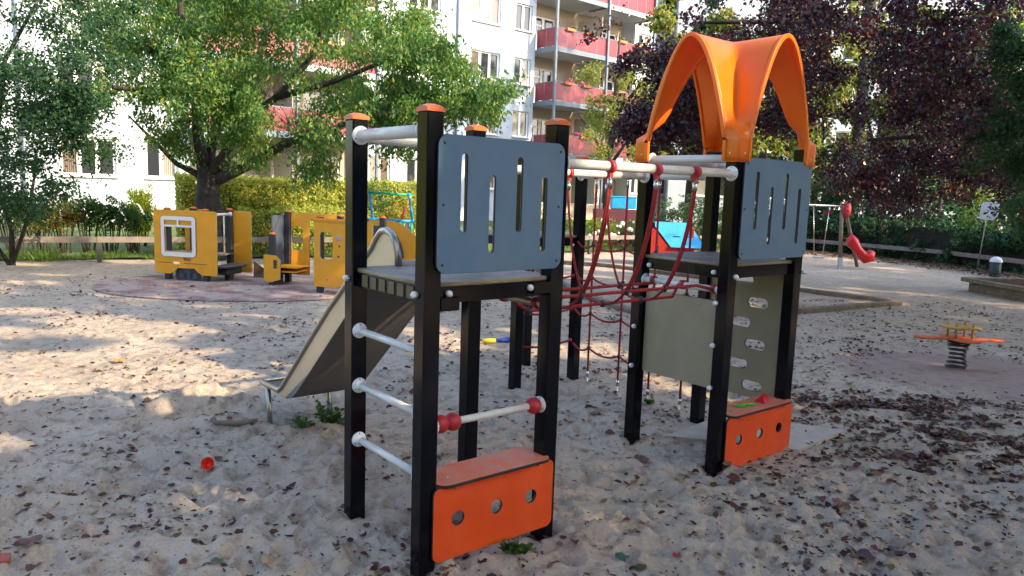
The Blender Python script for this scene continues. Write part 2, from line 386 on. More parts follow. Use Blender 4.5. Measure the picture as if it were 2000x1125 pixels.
def ground_mat():
    m, nt, b, out = new_mat('sand')
    tc = nt.nodes.new('ShaderNodeTexCoord'); V = tc.outputs['Object']
    n1 = noise(nt, 1.2, 6, .65, V); n2 = noise(nt, 70, 4, .7, V); n3 = noise(nt, 9, 6, .7, V)
    r1 = ramp(nt, [(.3, (.42, .34, .262)), (.7, (.57, .475, .375))]); nt.links.new(n1.outputs[0], r1.inputs[0])
    r3 = ramp(nt, [(.38, (.50, .46, .44)), (.50, (1, 1, 1))]); nt.links.new(n3.outputs[0], r3.inputs[0])
    r2 = ramp(nt, [(.3, (.78, .77, .76)), (.6, (1, 1, 1))]); nt.links.new(n2.outputs[0], r2.inputs[0])
    a = nt.nodes.new('ShaderNodeMix'); a.data_type = 'RGBA'; a.blend_type = 'MULTIPLY'; a.inputs[0].default_value = .7
    nt.links.new(r1.outputs[0], a.inputs[6]); nt.links.new(r3.outputs[0], a.inputs[7])
    c = nt.nodes.new('ShaderNodeMix'); c.data_type = 'RGBA'; c.blend_type = 'MULTIPLY'; c.inputs[0].default_value = .8
    nt.links.new(a.outputs[2], c.inputs[6]); nt.links.new(r2.outputs[0], c.inputs[7])
    # tiny debris specks lying on the sand
    vo = nt.nodes.new('ShaderNodeTexVoronoi'); vo.inputs['Scale'].default_value = 26; nt.links.new(V, vo.inputs['Vector'])
    rs = ramp(nt, [(.09, (1, 1, 1)), (.15, (0, 0, 0))]); nt.links.new(vo.outputs['Distance'], rs.inputs[0])
    n4 = noise(nt, 3, 2, .5, V); rn = ramp(nt, [(.42, (0, 0, 0)), (.5, (1, 1, 1))]); nt.links.new(n4.outputs[0], rn.inputs[0])
    mm = nt.nodes.new('ShaderNodeMath'); mm.operation = 'MULTIPLY'; nt.links.new(rs.outputs[0], mm.inputs[0]); nt.links.new(rn.outputs[0], mm.inputs[1])
    d = nt.nodes.new('ShaderNodeMix'); d.data_type = 'RGBA'; nt.links.new(mm.outputs[0], d.inputs[0]); nt.links.new(c.outputs[2], d.inputs[6]); d.inputs[7].default_value = (.09, .05, .045, 1)
    # reddish worn surface around the spring toy
    sx = nt.nodes.new('ShaderNodeSeparateXYZ'); nt.links.new(V, sx.inputs[0])
    dist = nt.nodes.new('ShaderNodeVectorMath'); dist.operation = 'DISTANCE'; nt.links.new(V, dist.inputs[0]); dist.inputs[1].default_value = (SPR[0], SPR[1], 0)
    ad = nt.nodes.new('ShaderNodeMath'); ad.operation = 'ADD'; nt.links.new(dist.outputs['Value'], ad.inputs[0])
    nz = nt.nodes.new('ShaderNodeMath'); nz.operation = 'MULTIPLY'; nt.links.new(n1.outputs[0], nz.inputs[0]); nz.inputs[1].default_value = 1.6; nt.links.new(nz.outputs[0], ad.inputs[1])
    rd = ramp(nt, [(.60, (.55, .55, .55)), (.78, (0, 0, 0))]); mr = nt.nodes.new('ShaderNodeMath'); mr.operation = 'MULTIPLY'; mr.inputs[1].default_value = .36
    nt.links.new(ad.outputs[0], mr.inputs[0]); nt.links.new(mr.outputs[0], rd.inputs[0])
    e = nt.nodes.new('ShaderNodeMix'); e.data_type = 'RGBA'; nt.links.new(rd.outputs[0], e.inputs[0]); nt.links.new(d.outputs[2], e.inputs[6]); e.inputs[7].default_value = (.28, .17, .16, 1)
    nt.links.new(e.outputs[2], b.inputs['Base Color'])
    b.inputs['Roughness'].default_value = .95; b.inputs['Specular IOR Level'].default_value = .2
    bp = nt.nodes.new('ShaderNodeBump'); bp.inputs['Strength'].default_value = .55; bp.inputs['Distance'].default_value = .02
    n5 = noise(nt, 45, 6, .7, V); nt.links.new(n5.outputs[0], bp.inputs['Height']); bp.inputs['Strength'].default_value = .9; nt.links.new(bp.outputs[0], b.inputs['Normal'])
    return m
na, nr = 760, 900
a_in = np.linspace(-.72, .72, na)
a_all = np.concatenate([np.linspace(-math.pi, -.75, 50, endpoint=False), a_in, np.linspace(.75, math.pi, 50, endpoint=False)])
r_all = np.concatenate([np.geomspace(.35, 26, nr), np.geomspace(28, 400, 24)])
AA, RR = np.meshgrid(a_all, r_all)
XX = np.sin(AA)*RR; YY = np.cos(AA)*RR
ZZ = gh(XX, YY)
nA = len(a_all); nR = len(r_all)
verts = np.stack([XX.ravel(), YY.ravel(), ZZ.ravel()], 1)
verts = np.concatenate([verts, [[0, 0, 0]]])
ii, jj = np.meshgrid(np.arange(nA), np.arange(nR-1)); ii = ii.ravel(); jj = jj.ravel(); i2 = (ii+1) % nA
quads = np.stack([jj*nA+ii, jj*nA+i2, (jj+1)*nA+i2, (jj+1)*nA+ii], 1)[:, ::-1]
cen = nA*nR
cap = np.stack([np.arange(nA), np.full(nA, cen), (np.arange(nA)+1) % nA, (np.arange(nA)+1) % nA], 1)
me = bpy.data.meshes.new('sand_ground')
tri = [(int(k), int((k+1) % nA), cen) for k in range(nA)]
gnd = np_mesh('sand_ground', verts, quads.ravel(), 4, ground_mat()); bpy.data.meshes.remove(me)
tag(gnd, 'trampled pale sand covering the whole playground', 'ground', kind='structure')

# rubber safety surface (half under sand) -------------------------------------------------
def sheet(name, pts, z, m, kind='structure', thick=0):
    bm = bmesh.new(); vs = [bm.verts.new((x, y, z)) for x, y in pts]; f = bm.faces.new(vs)
    if f.normal.z < 0: f.normal_flip()
    if thick:
        r = bmesh.ops.extrude_face_region(bm, geom=[f]); bmesh.ops.translate(bm, verts=[v for v in r['geom'] if isinstance(v, bmesh.types.BMVert)], vec=(0, 0, thick))
        bmesh.ops.recalc_face_normals(bm, faces=bm.faces)
    me = bpy.data.meshes.new(name); bm.to_mesh(me); bm.free()
    o = link(name, me, None, [m]); tag(o, kind=kind); return o
def rubber_mat():
    m, nt, b, out = new_mat('rubber_surface')
    n1 = noise(nt, 2.2, 6, .7); n2 = noise(nt, 90, 3)
    r1 = ramp(nt, [(.33, (.22, .10, .095)), (.45, (.28, .17, .155)), (.54, (.40, .32, .28))]); nt.links.new(n1.outputs[0], r1.inputs[0])
    r2 = ramp(nt, [(.35, (.7, .7, .7)), (.6, (1, 1, 1))]); nt.links.new(n2.outputs[0], r2.inputs[0])
    a = nt.nodes.new('ShaderNodeMix'); a.data_type = 'RGBA'; a.blend_type = 'MULTIPLY'; a.inputs[0].default_value = 1
    nt.links.new(r1.outputs[0], a.inputs[6]); nt.links.new(r2.outputs[0], a.inputs[7]); nt.links.new(a.outputs[2], b.inputs['Base Color'])
    b.inputs['Roughness'].default_value = .95
    return m
RB = [(RUB[0]+RUB[2]*math.cos(t)*(1+.03*math.sin(3*t)), RUB[1]+RUB[3]*math.sin(t)*(1+.05*math.cos(2*t))) for t in np.linspace(0, 2*math.pi, 64, endpoint=False)]
o = sheet('rubber_surface', RB, .002, rubber_mat()); tag(o, 'faded red rubber surfacing under the yellow train cars', 'surface')
o = sheet('concrete_pad', PADC, -.03, M['concrete'], kind='thing', thick=.05)
tag(o, 'thin grey slab half buried in sand under the orange roofed tower', 'slab'); o['kind'] = 'thing'

# ================================================================= FALLEN LEAVES and litter
def leaf_mesh(name, P, L, Wd, ori, m, curl=.3, kind=None, seed=1, flat=False):
    """P Nx3 points; L, Wd sizes; ori: Nx3 length directions"""
    rg = np.random.default_rng(seed); N = len(P)
    d = ori/np.linalg.norm(ori, axis=1)[:, None]
    t = rg.normal(size=(N, 3))
    if flat: t = t*np.array([.35, .35, 1]); t[:, 2] = np.abs(t[:, 2])+1.0
    w = np.cross(d, t); w /= np.linalg.norm(w, axis=1)[:, None]+1e-9
    n = np.cross(w, d)
    L = np.broadcast_to(L, N)[:, None]; Wd = np.broadcast_to(Wd, N)[:, None]; cu = (curl*(rg.random(N)*1.2-.1))[:, None]
    v0 = P-d*L*.5; v2 = P+d*L*.5-n*L*cu*.3
    v1 = P-w*Wd*.5+n*L*cu*.35-d*L*.05; v3 = P+w*Wd*.5+n*L*cu*.35-d*L*.05
    V = np.stack([v0, v1, v2, v3], 1).reshape(-1, 3)
    return np_mesh(name, V, np.arange(N*4), 4, m, smooth=False)
def curled_leaves(name, P, L, ar, ang, m, seed=1):
    """dry leaves: bent midrib, raised sides, ragged outline"""
    rg = np.random.default_rng(seed); N = len(P)
    u = np.stack([np.cos(ang), np.sin(ang), rg.normal(size=N)*.18], 1); u /= np.linalg.norm(u, axis=1)[:, None]
    nrm = np.stack([rg.normal(size=N)*.35, rg.normal(size=N)*.35, np.ones(N)], 1); w = np.cross(nrm, u); w /= np.linalg.norm(w, axis=1)[:, None]; nn = np.cross(u, w)
    L = L[:, None]; W_ = L*ar[:, None]; k = rg.uniform(-.25, .45, (N, 1)); c = rg.uniform(-.2, .75, (N, 1)); tw = rg.uniform(-.3, .3, (N, 1))
    def pt(s_, t_, r1, r2): # s along -1..1, t across -1..1
        return P+u*L*.5*s_+w*W_*.5*t_*r1+nn*(L*k*(s_*s_)*.5+W_*c*abs(t_)*r2*.5+L*tw*s_*t_*.25)
    R_ = lambda: rg.uniform(.7, 1.25, (N, 1))
    V = [pt(-1, 0, 1, 1), pt(-.33, 0, 1, 1), pt(.35, 0, 1, 1), pt(1, 0, 1, 1), pt(-.55, 1, R_(), R_()), pt(.1, 1.0, R_(), R_()), pt(.62, .7, R_(), R_()), pt(-.55, -1, R_(), R_()), pt(.1, -1.0, R_(), R_()), pt(.62, -.7, R_(), R_())]
    V = np.stack(V, 1).reshape(-1, 3)
    T = np.array([(0, 1, 4), (4, 1, 5), (1, 2, 5), (5, 2, 6), (2, 3, 6), (0, 7, 1), (7, 8, 1), (1, 8, 2), (8, 9, 2), (2, 9, 3)])
    F = (np.arange(N)[:, None, None]*10+T[None]).reshape(-1)
    return np_mesh(name, V, F, 3, m, smooth=True)
def scatter(n, x0, x1, y0, y1, dens):
    out = []
    while len(out) < n:
        x = rng.uniform(x0, x1, 4000); y = rng.uniform(y0, y1, 4000)
        k = rng.random(4000) < dens(x, y)
        out += list(zip(x[k], y[k]))
    return np.array(out[:n])
def dens(x, y):
    px = 1000+1459*x/np.maximum(y, .1)
    base = .10+.30*np.clip(vnoise(x*1.3, y*1.3, 5)*1.6-.4, 0, 1)+.35*np.clip(vnoise(x*4, y*4, 8)*2-1, 0, 1)
    right = np.clip((px-900)/450, 0, 1)
    b = base*(.85+.85*right)*np.clip(3.8/np.maximum(y, 1.2), .12, 1.2)
    inv = (np.abs(x) < .8*y+.4) & (y > 1.2)
    inv &= inell(x, y, SPR) > .6
    return np.clip(b*inv, 0, 1)
P2 = scatter(22000, -8, 9, 1.2, 12, dens)
# leaves gather in loose families around a few hundred spots
hub = P2[:700]; mv = rng.random(len(P2)) < .45; hi = rng.integers(0, 700, len(P2))
P2[mv] = hub[hi[mv]]+rng.normal(size=(mv.sum(), 2))*.07
P2 = P2[inell(P2[:, 0], P2[:, 1], SPR) > .5]
ang = rng.random(len(P2))*6.28
sz = .007+.034*rng.random(len(P2))**2.6+(rng.random(len(P2)) < .05)*.022
PP = np.column_stack([P2, gh(P2[:, 0], P2[:, 1])+.004+sz*.08])
fl = curled_leaves('fallen_leaves', PP, sz*1.25, rng.uniform(.3, .85, len(P2)), ang, LM['fallen'], seed=3)
tag(fl, 'dry purple and brown leaves scattered over the sand', 'fallen leaves', kind='stuff')
DR = [gp(1760, 830), gp(1900, 820), gp(1630, 785), gp(1960, 900), gp(1850, 905), gp(1800, 790), gp(1960, 840), gp(1720, 790), gp(1985, 960), gp(1930, 885), gp(1990, 870)]
def dens2(x, y):
    s = 0
    for cx, cy in DR: s = s+np.exp(-(((x-cx)/.70)**2+((y-cy)/.26)**2))
    return np.clip(s*.7*np.clip(vnoise(x*6, y*9, 2)*2.6-1.05, 0, 1), 0, 1)
P2 = scatter(3000, 1.4, 5.5, 3.2, 7, dens2)
ang = rng.random(len(P2))*6.28; sz = .014+.036*rng.random(len(P2))**1.6
PP = np.column_stack([P2, gh(P2[:, 0], P2[:, 1])+.004+rng.random(len(P2))*.012])
fl = curled_leaves('leaf_drift', PP, sz*1.25, rng.uniform(.4, .9, len(P2)), ang, LM['fallen'], seed=5)
tag(fl, 'dense drift of dark purple leaves right of the orange counter', 'fallen leaves', kind='stuff')
t_ = rng.random(2600)[:, None]; FB = np.array([(5.5, 21.0), (8.8, 22.3), (10.0, 20.6), (11.0, 18.8), (11.5, 16.4)]); sg_ = rng.integers(0, 4, 2600)
P2 = FB[sg_]*(1-t_)+FB[sg_+1]*t_+rng.normal(size=(2600, 2))*.45; sz = rng.uniform(.04, .09, 2600)
fl = curled_leaves('leaf_litter', np.column_stack([P2, np.full(2600, .045)]), sz, rng.uniform(.5, .9, 2600), rng.random(2600)*6.28, LM['litter'], seed=6)
tag(fl, 'brown leaf litter gathered along the fence at right', 'fallen leaves', kind='stuff')

def lobed_leaf(name, x, y, r, m, label, tilt=.25, rz=None, cat='leaf'):
    a0 = rng.random()*6.28 if rz is None else rz
    mb = MB(); vs = [(0, 0, .012)]; n = 22
    for i in range(n):
        t = 2*math.pi*i/n; rr = r*(.62+.38*abs(math.cos(2.5*t)))*(1-.15*math.cos(t))
        vs.append((rr*math.cos(t), rr*math.sin(t), .006+.35*r*abs(math.sin(t*1.5+a0))))
    mb.add(vs, [(0, 1+i, 1+(i+1) % n) for i in range(n)])
    o = mb.build(name, m); o.location = (x, y, float(gh(x, y))+.008); o.rotation_euler = (tilt*rng.uniform(-1, 1), tilt*rng.uniform(-1, 1), a0)
    return tag(o, label, cat)
lm_tan = mat('leaf_tan', (.30, .21, .12), rough=.8, var=.3, vscale=30); lm_pur = mat('leaf_purple', (.05, .016, .028), rough=.6, var=.3, vscale=30)
lm_grn = mat('leaf_green', (.03, .08, .035), rough=.5, var=.2, vscale=30); lm_brn = mat('leaf_brown', (.12, .055, .04), rough=.7, var=.3, vscale=30)
lm_red = mat('leaf_red', (.25, .02, .03), rough=.6, var=.2); lm_org = mat('leaf_orange', (.5, .2, .04), rough=.7)
for px, py, r, m, l in ((245, 1005, .034, lm_tan, 'crumpled tan leaf on the sand at lower left'), (65, 1080, .05, lm_brn, 'brown curled leaf clump at bottom left'),
    (425, 1093, .03, lm_grn, 'dark green leaf near the bottom edge left of the front tower'), (525, 1100, .045, lm_tan, 'tan and orange leaf near the bottom edge left of the ladder'),
    (1212, 1093, .035, lm_grn, 'green lobed leaf on sand near bottom centre'), (1321, 1090, .022, lm_red, 'small pointed red leaf standing near the bottom edge'),
    (1325, 947, .032, lm_tan, 'pale yellow leaf in front of the roofed tower post'), (1250, 895, .055, lm_brn, 'large brown leaf between the two towers'),
    (1640, 1000, .05, lm_brn, 'big dark brown leaf right of the second orange panel'), (1680, 1100, .06, lm_pur, 'big purple leaf at bottom right'),
    (1745, 1093, .05, lm_pur, 'purple lobed leaf right of the biggest purple leaf'), (232, 705, .05, lm_org, 'orange leaf lying in the sunlit sand'),
    (78, 778, .04, lm_grn, 'olive leaf on the sunlit sand at far left')):
    x, y = gp(px, py); lobed_leaf('large_leaf', x, y, r, m, l)

# ================================================================= PLAY TOWERS
S = .077
def post_obj(parent, q, p, h, cap=True, off=(0, 0), base=-.25):
    o = MB().box(0, 0, (h+base)/2, S, S, h-base).build('post', M['post'], parent, bevel=.006)
    o.location = (q-off[0], p-off[1], 0)
    # aluminium profile groove
    if cap:
        n = 6; vs = []; fs = []; w = S/2+.0035
        for j in range(n+1):
            for i in range(n+1):
                x = -1+2*i/n; y = -1+2*j/n
                vs.append((x*w, y*w, .013+.009*((1-x*x)+(1-y*y))))
        for j in range(n):
            for i in range(n): a = j*(n+1)+i; fs.append((a, a+1, a+n+2, a+n+1))
        mb = MB().add(vs, fs, True)
        ring = [i for i in range(n+1)]+[(n+1)*j+n for j in range(1, n+1)]+[(n+1)*n+i for i in range(n-1, -1, -1)]+[(n+1)*j for j in range(n-1, 0, -1)]
        k = len(ring); lo = [(vs[i][0], vs[i][1], 0) for i in ring]; hi = [vs[i] for i in ring]
        mb.add(lo+hi, [(i, (i+1) % k, k+(i+1) % k, k+i) for i in range(k)]+[tuple(range(k-1, -1, -1))])
        c = mb.build('post_cap', M['cap'], o); c.location = (0, 0, h)
    return o
def flange(mb, c, ax, r=.042):
    mb.lathe([(0.0, 0), (r, 0), (r, .005), (r*.82, .008), (r*.5, .014), (r*.45, .03), (0, .03)], c, ax)
def rail(parent, a, b, r, off=(0, 0), name='crossbar', m=None, fl=.04, screws=True):
    a = Vector((a[0]-off[0], a[1]-off[1], a[2])); b = Vector((b[0]-off[0], b[1]-off[1], b[2]))
    t = MB().tube([a, b], r, 18).build(name, m or M['white'], parent)
    if fl:
        d = (b-a).normalized()
        mb = MB(); flange(mb, a, d, fl); mb2 = MB(); flange(mb2, b, -d, fl)
        f1 = mb.build('flange', M['ballw'], t); f2 = mb2.build('flange', M['ballw'], t)
        if screws:
            up_ = Vector((0, 0, 1)); sd = d.cross(up_).normalized()
            sc = MB()
            for c, dd in ((a, d), (b, -d)):
                for k in range(3):
                    th = R(90+120*k); e = c+dd*.0065+(sd*math.cos(th)+up_*math.sin(th))*fl*.76
                    sc.sphere(e, .0042, nu=8, nv=5)
            sc.build('screw', M['edge'], t)
    return t
def ball(parent, x, y, z, off, d=(0, -1), r=.014):
    c = Vector((x-off[0], y-off[1], z)); dd = Vector((d[0], d[1], 0))
    MB().lathe([(.0, 0), (r, 0), (r*1.05, .012), (r*.9, .019), (r*.5, .025), (0, .0265)], c, dd, 14).build('bolt_cap', M['ballw'], parent)
def bolt(mb, x, y, z, off, d):
    mb.lathe([(0, 0), (.006, 0), (.005, .003), (0, .004)], Vector((x-off[0], y-off[1], z)), Vector((d[0], d[1], 0)), 8)
def deck(parent, q0, p0, d, w, z, off, m, zt=1.222):
    h = S/2
    # board with notches left out for the posts: a slab between posts, edges proud of the frame
    pts = [(q0+h, p0-.012), (q0+d-h, p0-.012), (q0+d-h, p0+h+.001), (q0+d+.012, p0+h+.001), (q0+d+.012, p0+w-h-.001), (q0+d-h, p0+w-h-.001), (q0+d-h, p0+w+.012), (q0+h, p0+w+.012), (q0+h, p0+w-h-.001), (q0-.012, p0+w-h-.001), (q0-.012, p0+h+.001), (q0+h, p0+h+.001)]
    pl = panel('platform', pts, [], .018, m, parent, 'z', zt-.009, edge=mat_edge, off=off)
    fr = MB()
    for (x0, y0, x1, y1) in ((q0+h, p0, q0+d-h, p0), (q0+h, p0+w, q0+d-h, p0+w), (q0, p0+h, q0, p0+w-h), (q0+d, p0+h, q0+d, p0+w-h)):
        fr.bar((x0-off[0], y0-off[1], zt-.054), (x1-off[0], y1-off[1], zt-.054), .018, .066)
    fr.build('platform_frame', M['post'], parent, bevel=.002)
    return pl
mat_edge = mat('deck_edge', (.30, .25, .14), rough=.5, var=.2)
def slot_panel(parent, q0, d, z0, z1, pos, off):
    sw = .0145
    sl = []
    for cq, za, zb in ((.19, .30, .87), (.405, .145, .725), (.62, .30, .87), (.83, .145, .725)):
        x = q0+cq*d; sl.append(rrect(x-sw, z0+za*(z1-z0), x+sw, z0+zb*(z1-z0), sw*.98, 6))
    p = panel('wall_panel', rrect(q0, z0, q0+d, z1, .045, 6), sl, .013, M['blue'], parent, 'p', pos, off=off)
    mb = MB()
    for x in (q0+.028, q0+d-.028):
        for z in (z0+.035, (z0+z1)/2, z1-.035): bolt(mb, x, pos-.007, z, off, (0, -1))
    mb.build('panel_bolts', M['anthra'], p)
    return p
def counter(parent, q0, d, z0, z1, pos, off, shelfdeep=.20):
    hl = [circ(q0+f*d, z0+.52*(z1-z0), .031) for f in (.19, .50, .80)]
    z1 -= .006
    p = panel('counter_panel', rrect(q0, z0, q0+d, z1, .035, 6), hl, .013, M['orange'], parent, 'p', pos, off=off)
    sh = panel('counter_shelf', rrect(q0+.018, pos-.036, q0+d-.03, pos-.036+shelfdeep, .045, 6), [], .014, M['shelf'], parent, 'z', z1+.0085, off=off)
    mb = MB()
    for f in (.15, .5, .85):
        mb.sphere((q0+f*d-off[0], pos+.045-off[1], z1+.016), .008, (1, 1, .5), 10, 6)
    mb.build('screws', M['brightsteel'], sh)
    mb = MB()
    for f in (.16, .86): mb.sphere((q0+f*d-off[0], pos-.013-off[1], z1-.012), .0075, (1, 1, .8), 10, 6)
    mb.build('bracket_nut', M['steel'], p)
    return p

# ---- near tower with slide
o1 = (0.0, 0.0); w1, d1 = .614, .657
T1 = empty('play_tower', (BX, BY, 0), YAW, 'black posted play tower with ladder rungs, slide and blue slotted panel, nearest the viewer', 'play tower')
for q, p in ((0, 0), (d1, 0), (0, w1), (d1, w1)): post_obj(T1, q, p, 1.885)
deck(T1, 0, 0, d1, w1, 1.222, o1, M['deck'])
slot_panel(T1, .004, .656, 1.26, 1.803, -S/2-.0075, o1)
counter(T1, .014, .655, .055, .385, -S/2-.0075, o1)
for z in (.414, .674, .933): rail(T1, (0, S/2, z), (0, w1-S/2, z), .0165, name='ladder_rung', fl=.036)
rail(T1, (0, S/2, 1.815), (0, w1-S/2, 1.815), .026, fl=.042)
rail(T1, (S/2, w1, 1.806), (d1-S/2, w1, 1.806), .024, fl=.042)
rg_ = rail(T1, (S/2, 0, .630), (d1-S/2, 0, .630), .0155, name='bead_bar', fl=.038)
for q in (.075, .135, .577): MB().sphere((q, 0, .630), .038, nu=20, nv=14).build('bead', M['red'], rg_)
for x, z in ((.09, 1.175), (.517, 1.176)): ball(T1, x, -.009, z, o1, (0, -1))
for y in (.02, w1-.0): ball(T1, -S/2, y, 1.174, o1, (-1, 0))
for bx_, by_, bz_, bw_, bh_ in ((.085, -.024, 1.135, .09, .03), (.575, -.024, 1.175, .10, .026)): MB().box(bx_, by_, bz_, bw_, bh_, .055).build('corner_bracket', M['post'], T1, bevel=.003)
mb = MB()
for k in range(6): mb.box(-.0105, .115+.078*k, 1.170, .004, .052, .052)
mb.build('frame_sheen', M['framesheen'], T1)  # olive blocks stand for reflected light between the frame's dark slots
# bridge bar at far side
b = rail(T1, (d1, S/2, 1.085), (d1, w1-S/2, 1.085), .020, name='bridge_bar', fl=.036, m=M['steel'])
for p in (.09, .34, .52): MB().tube([(d1, p-.014, 1.085), (d1, p+.014, 1.085)], .030, 16).build('clamp', M['red'], b)
# slide
SL = MB()
sl_prof = [(.60, 1.205), (.72, 1.20), (.80, 1.165), (1.15, .882), (1.62, .472), (1.80, .318), (1.87, .268), (1.95, .244), (2.39, .236)]
rail_prof = [(.585, 1.215), (.59, 1.27), (.612, 1.33), (.645, 1.366), (.70, 1.384), (.75, 1.378), (.80, 1.338), (.84, 1.29), (1.143, 1.055), (1.345, .895), (1.62, .655), (1.97, .345), (2.03, .292), (2.08, .266), (2.38, .254)]
def rz_at(p, prof):
    for (a, za), (b, zb) in zip(prof[:-1], prof[1:]):
        if a <= p <= b and b > a: return za+(zb-za)*(p-a)/(b-a)
    return prof[-1][1]
qa, qb = .205, .655
def sweepsheet(mb, A, B_):
    vs = []; fs = []
    for a, b in zip(A, B_): vs += [a, b]
    for i in range(len(A)-1): fs.append((2*i, 2*i+1, 2*i+3, 2*i+2))
    mb.add(vs, fs, False)
mb = MB(); sweepsheet(mb, [(qa, p, z) for p, z in sl_prof], [(qb, p, z) for p, z in sl_prof])
M['slideunder'] = mat('slide_underside', (.14, .125, .115), rough=.6, var=.06, metal=.1); slide = mb.build('slide', M['slideunder'], T1); sm_ = slide.modifiers.new('s', 'SOLIDIFY'); sm_.thickness = .006; sm_.offset = 0
dense = [.60+.02*k for k in range(90)]
for q, nm in ((qa, 'slide_side'), (qb, 'slide_side')):
    mb = MB()
    top = [p_ for p_ in rail_prof]
    lowp = [(max(p, .60), rz_at(max(p, .60), sl_prof)) for p, z in top]
    sweepsheet(mb, [(q, p, z) for p, z in lowp], [(q, p, max(z, l[1]+.004)) for (p, z), l in zip(top, lowp)])
    s_ = mb.build(nm, M['slidewall'], slide); k = s_.modifiers.new('s', 'SOLIDIFY'); k.thickness = .004; k.offset = 0
    MB().tube([(q, p, z) for p, z in rail_prof], .017, 14).build('slide_rail', M['steel'], slide)
MB().tube([(qa, 2.38, .252), (qa+.012, 2.405, .25), (qa+.04, 2.415, .25), (qb-.04, 2.415, .25), (qb-.012, 2.405, .25), (qb, 2.38, .252)], .017, 12).build('slide_end_rail', M['steel'], slide)
for q in (qa+.01, qb-.01): MB().tube([(q, 2.30, .245), (q+.01, 2.27, -.12)], .017, 12).build('slide_leg', M['steel'], slide)
MB().box(.43, .60, 1.236, .40, .012, .022).build('slide_plate', M['white'], slide)

# ---- far tower with vault roof
Q2, P2_, w2, d2 = 2.032, .037, .646, .684
o2 = (Q2, P2_)
x, y = W(Q2, P2_)
T2 = empty('play_tower', (x, y, 0), YAW, 'black posted play tower crowned by a curved orange plastic roof', 'play tower')
for q, p in ((Q2, P2_), (Q2+d2, P2_), (Q2, P2_+w2), (Q2+d2, P2_+w2)): post_obj(T2, q, p, 1.90, cap=False, off=o2)
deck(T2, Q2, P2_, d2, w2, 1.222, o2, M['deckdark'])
slot_panel(T2, 2.050, .700, 1.245, 1.822, P2_-S/2-.0075, o2)
counter(T2, 2.058, .695, .0, .325, P2_-S/2-.0075, o2, .19)
rail(T2, (Q2, P2_+S/2, 1.812), (Q2, P2_+w2-S/2, 1.812), .024, off=o2, fl=.042)
rail(T2, (Q2+S/2, P2_+w2, 1.812), (Q2+d2-S/2, P2_+w2, 1.812), .024, off=o2, fl=.042)
rail(T2, (Q2+d2, P2_+S/2, 1.812), (Q2+d2, P2_+w2-S/2, 1.812), .024, off=o2, fl=.042)
b = rail(T2, (Q2, P2_+S/2, 1.065), (Q2, P2_+w2-S/2, 1.065), .019, off=o2, name='bridge_bar', fl=.038)
for p in (.12, .345, .575): MB().tube([(0, p-P2_-.014, 1.065), (0, p-P2_+.014, 1.065)], .028, 16).build('clamp', M['red'], b)
lp = panel('lower_panel', rrect(P2_+S/2+.012, .475, P2_+w2-S/2-.012, 1.0, .01, 3), [], .013, M['grey'], T2, 'q', Q2+.01, off=o2)
mb = MB()
for pp in (.22, .50):
    for z in (.50, .965): bolt(mb, Q2+.003, pp, z, o2, (-1, 0))
mb.build('panel_bolts', M['steel'], lp)
hl = []
for pc, zc in ((.265, .917), (.385, .776), (.265, .639), (.385, .494), (.265, .361), (.385, 1.06), (.52, .917), (.52, .64)):
    hl.append(rrect(pc-.075, zc-.033, pc+.075, zc+.033, .032, 5))
panel('climbing_wall', rrect(P2_+S/2+.008, .28, P2_+w2-S/2-.008, 1.14, .012, 3), hl, .013, M['grey'], T2, 'q', Q2+d2, off=o2)
for x, z in ((2.045, 1.15), (2.76, 1.148)): ball(T2, x, P2_-S/2, z, o2, (0, -1))
for y, z in ((.07, .993), (.07, .745), (.07, .495), (.675, .76), (.68, .503), (.675, 1.02)): ball(T2, Q2-S/2, y, z, o2, (-1, 0))
for y, z in ((.115, 1.165), (.60, 1.16)): ball(T2, Q2-.012, y, z, o2, (-1, 0))
MB().box(2.088-o2[0], -.02-o2[1], .02, .03, .03, .07).build('anchor_bracket', M['post'], T2, bevel=.003)

# roof: cross vault whose four legs wrap the post tops
q0r, q1r = Q2-.050, Q2+d2+.050; p0r, p1r = P2_-.050, P2_+w2+.050
TX, TY, T0 = (q1r-q0r)/2, (p1r-p0r)/2, .092
lev = [(0, 1.80, 0), (0, 1.84, 0), (0, 1.88, 0), (0, 1.915, 0)]
for i in range(25):
    f = (i/24)**.9; a_ = 1-f; z = 2.522-.59*a_**1.98; k = min(1, max(0, (z-1.925)/.11)); lev.append((f, z, k*k*(3-2*k)))
bm = bmesh.new(); nj = 9
for cx in (0, 1):
    for cy in (0, 1):
        grid = []
        for f, z, k in lev:
            tx = T0+f*(TX-T0); ty = T0+f*(TY-T0); row = []
            for j in range(2*nj+1):
                if j <= nj: u = j/nj; x_, y_ = tx*(1-u)+tx*k*u, ty*k*u
                else: u = (j-nj)/nj; x_, y_ = tx*k*(1-u), ty*k*(1-u)+ty*u
                X = q0r+x_ if cx == 0 else q1r-x_
                Y = p0r+y_ if cy == 0 else p1r-y_
                row.append(bm.verts.new((X-o2[0], Y-o2[1], z)))
            grid.append(row)
        for i in range(len(lev)-1):
            for j in range(2*nj): 
                try: bm.faces.new((grid[i][j], grid[i][j+1], grid[i+1][j+1], grid[i+1][j]))
                except Exception: pass
bmesh.ops.remove_doubles(bm, verts=bm.verts, dist=.0008)
bmesh.ops.dissolve_degenerate(bm, edges=bm.edges, dist=.0004)
inner = [v for v in bm.verts if not v.is_boundary and v.co.z > 1.95]
for _ in range(2): bmesh.ops.smooth_vert(bm, verts=inner, factor=.5, use_axis_x=True, use_axis_y=True, use_axis_z=True)
bmesh.ops.recalc_face_normals(bm, faces=bm.faces)
for f in bm.faces: f.smooth = True
me = bpy.data.meshes.new('roof'); bm.to_mesh(me); bm.free()
roof = link('roof', me, T2, [M['roof']])
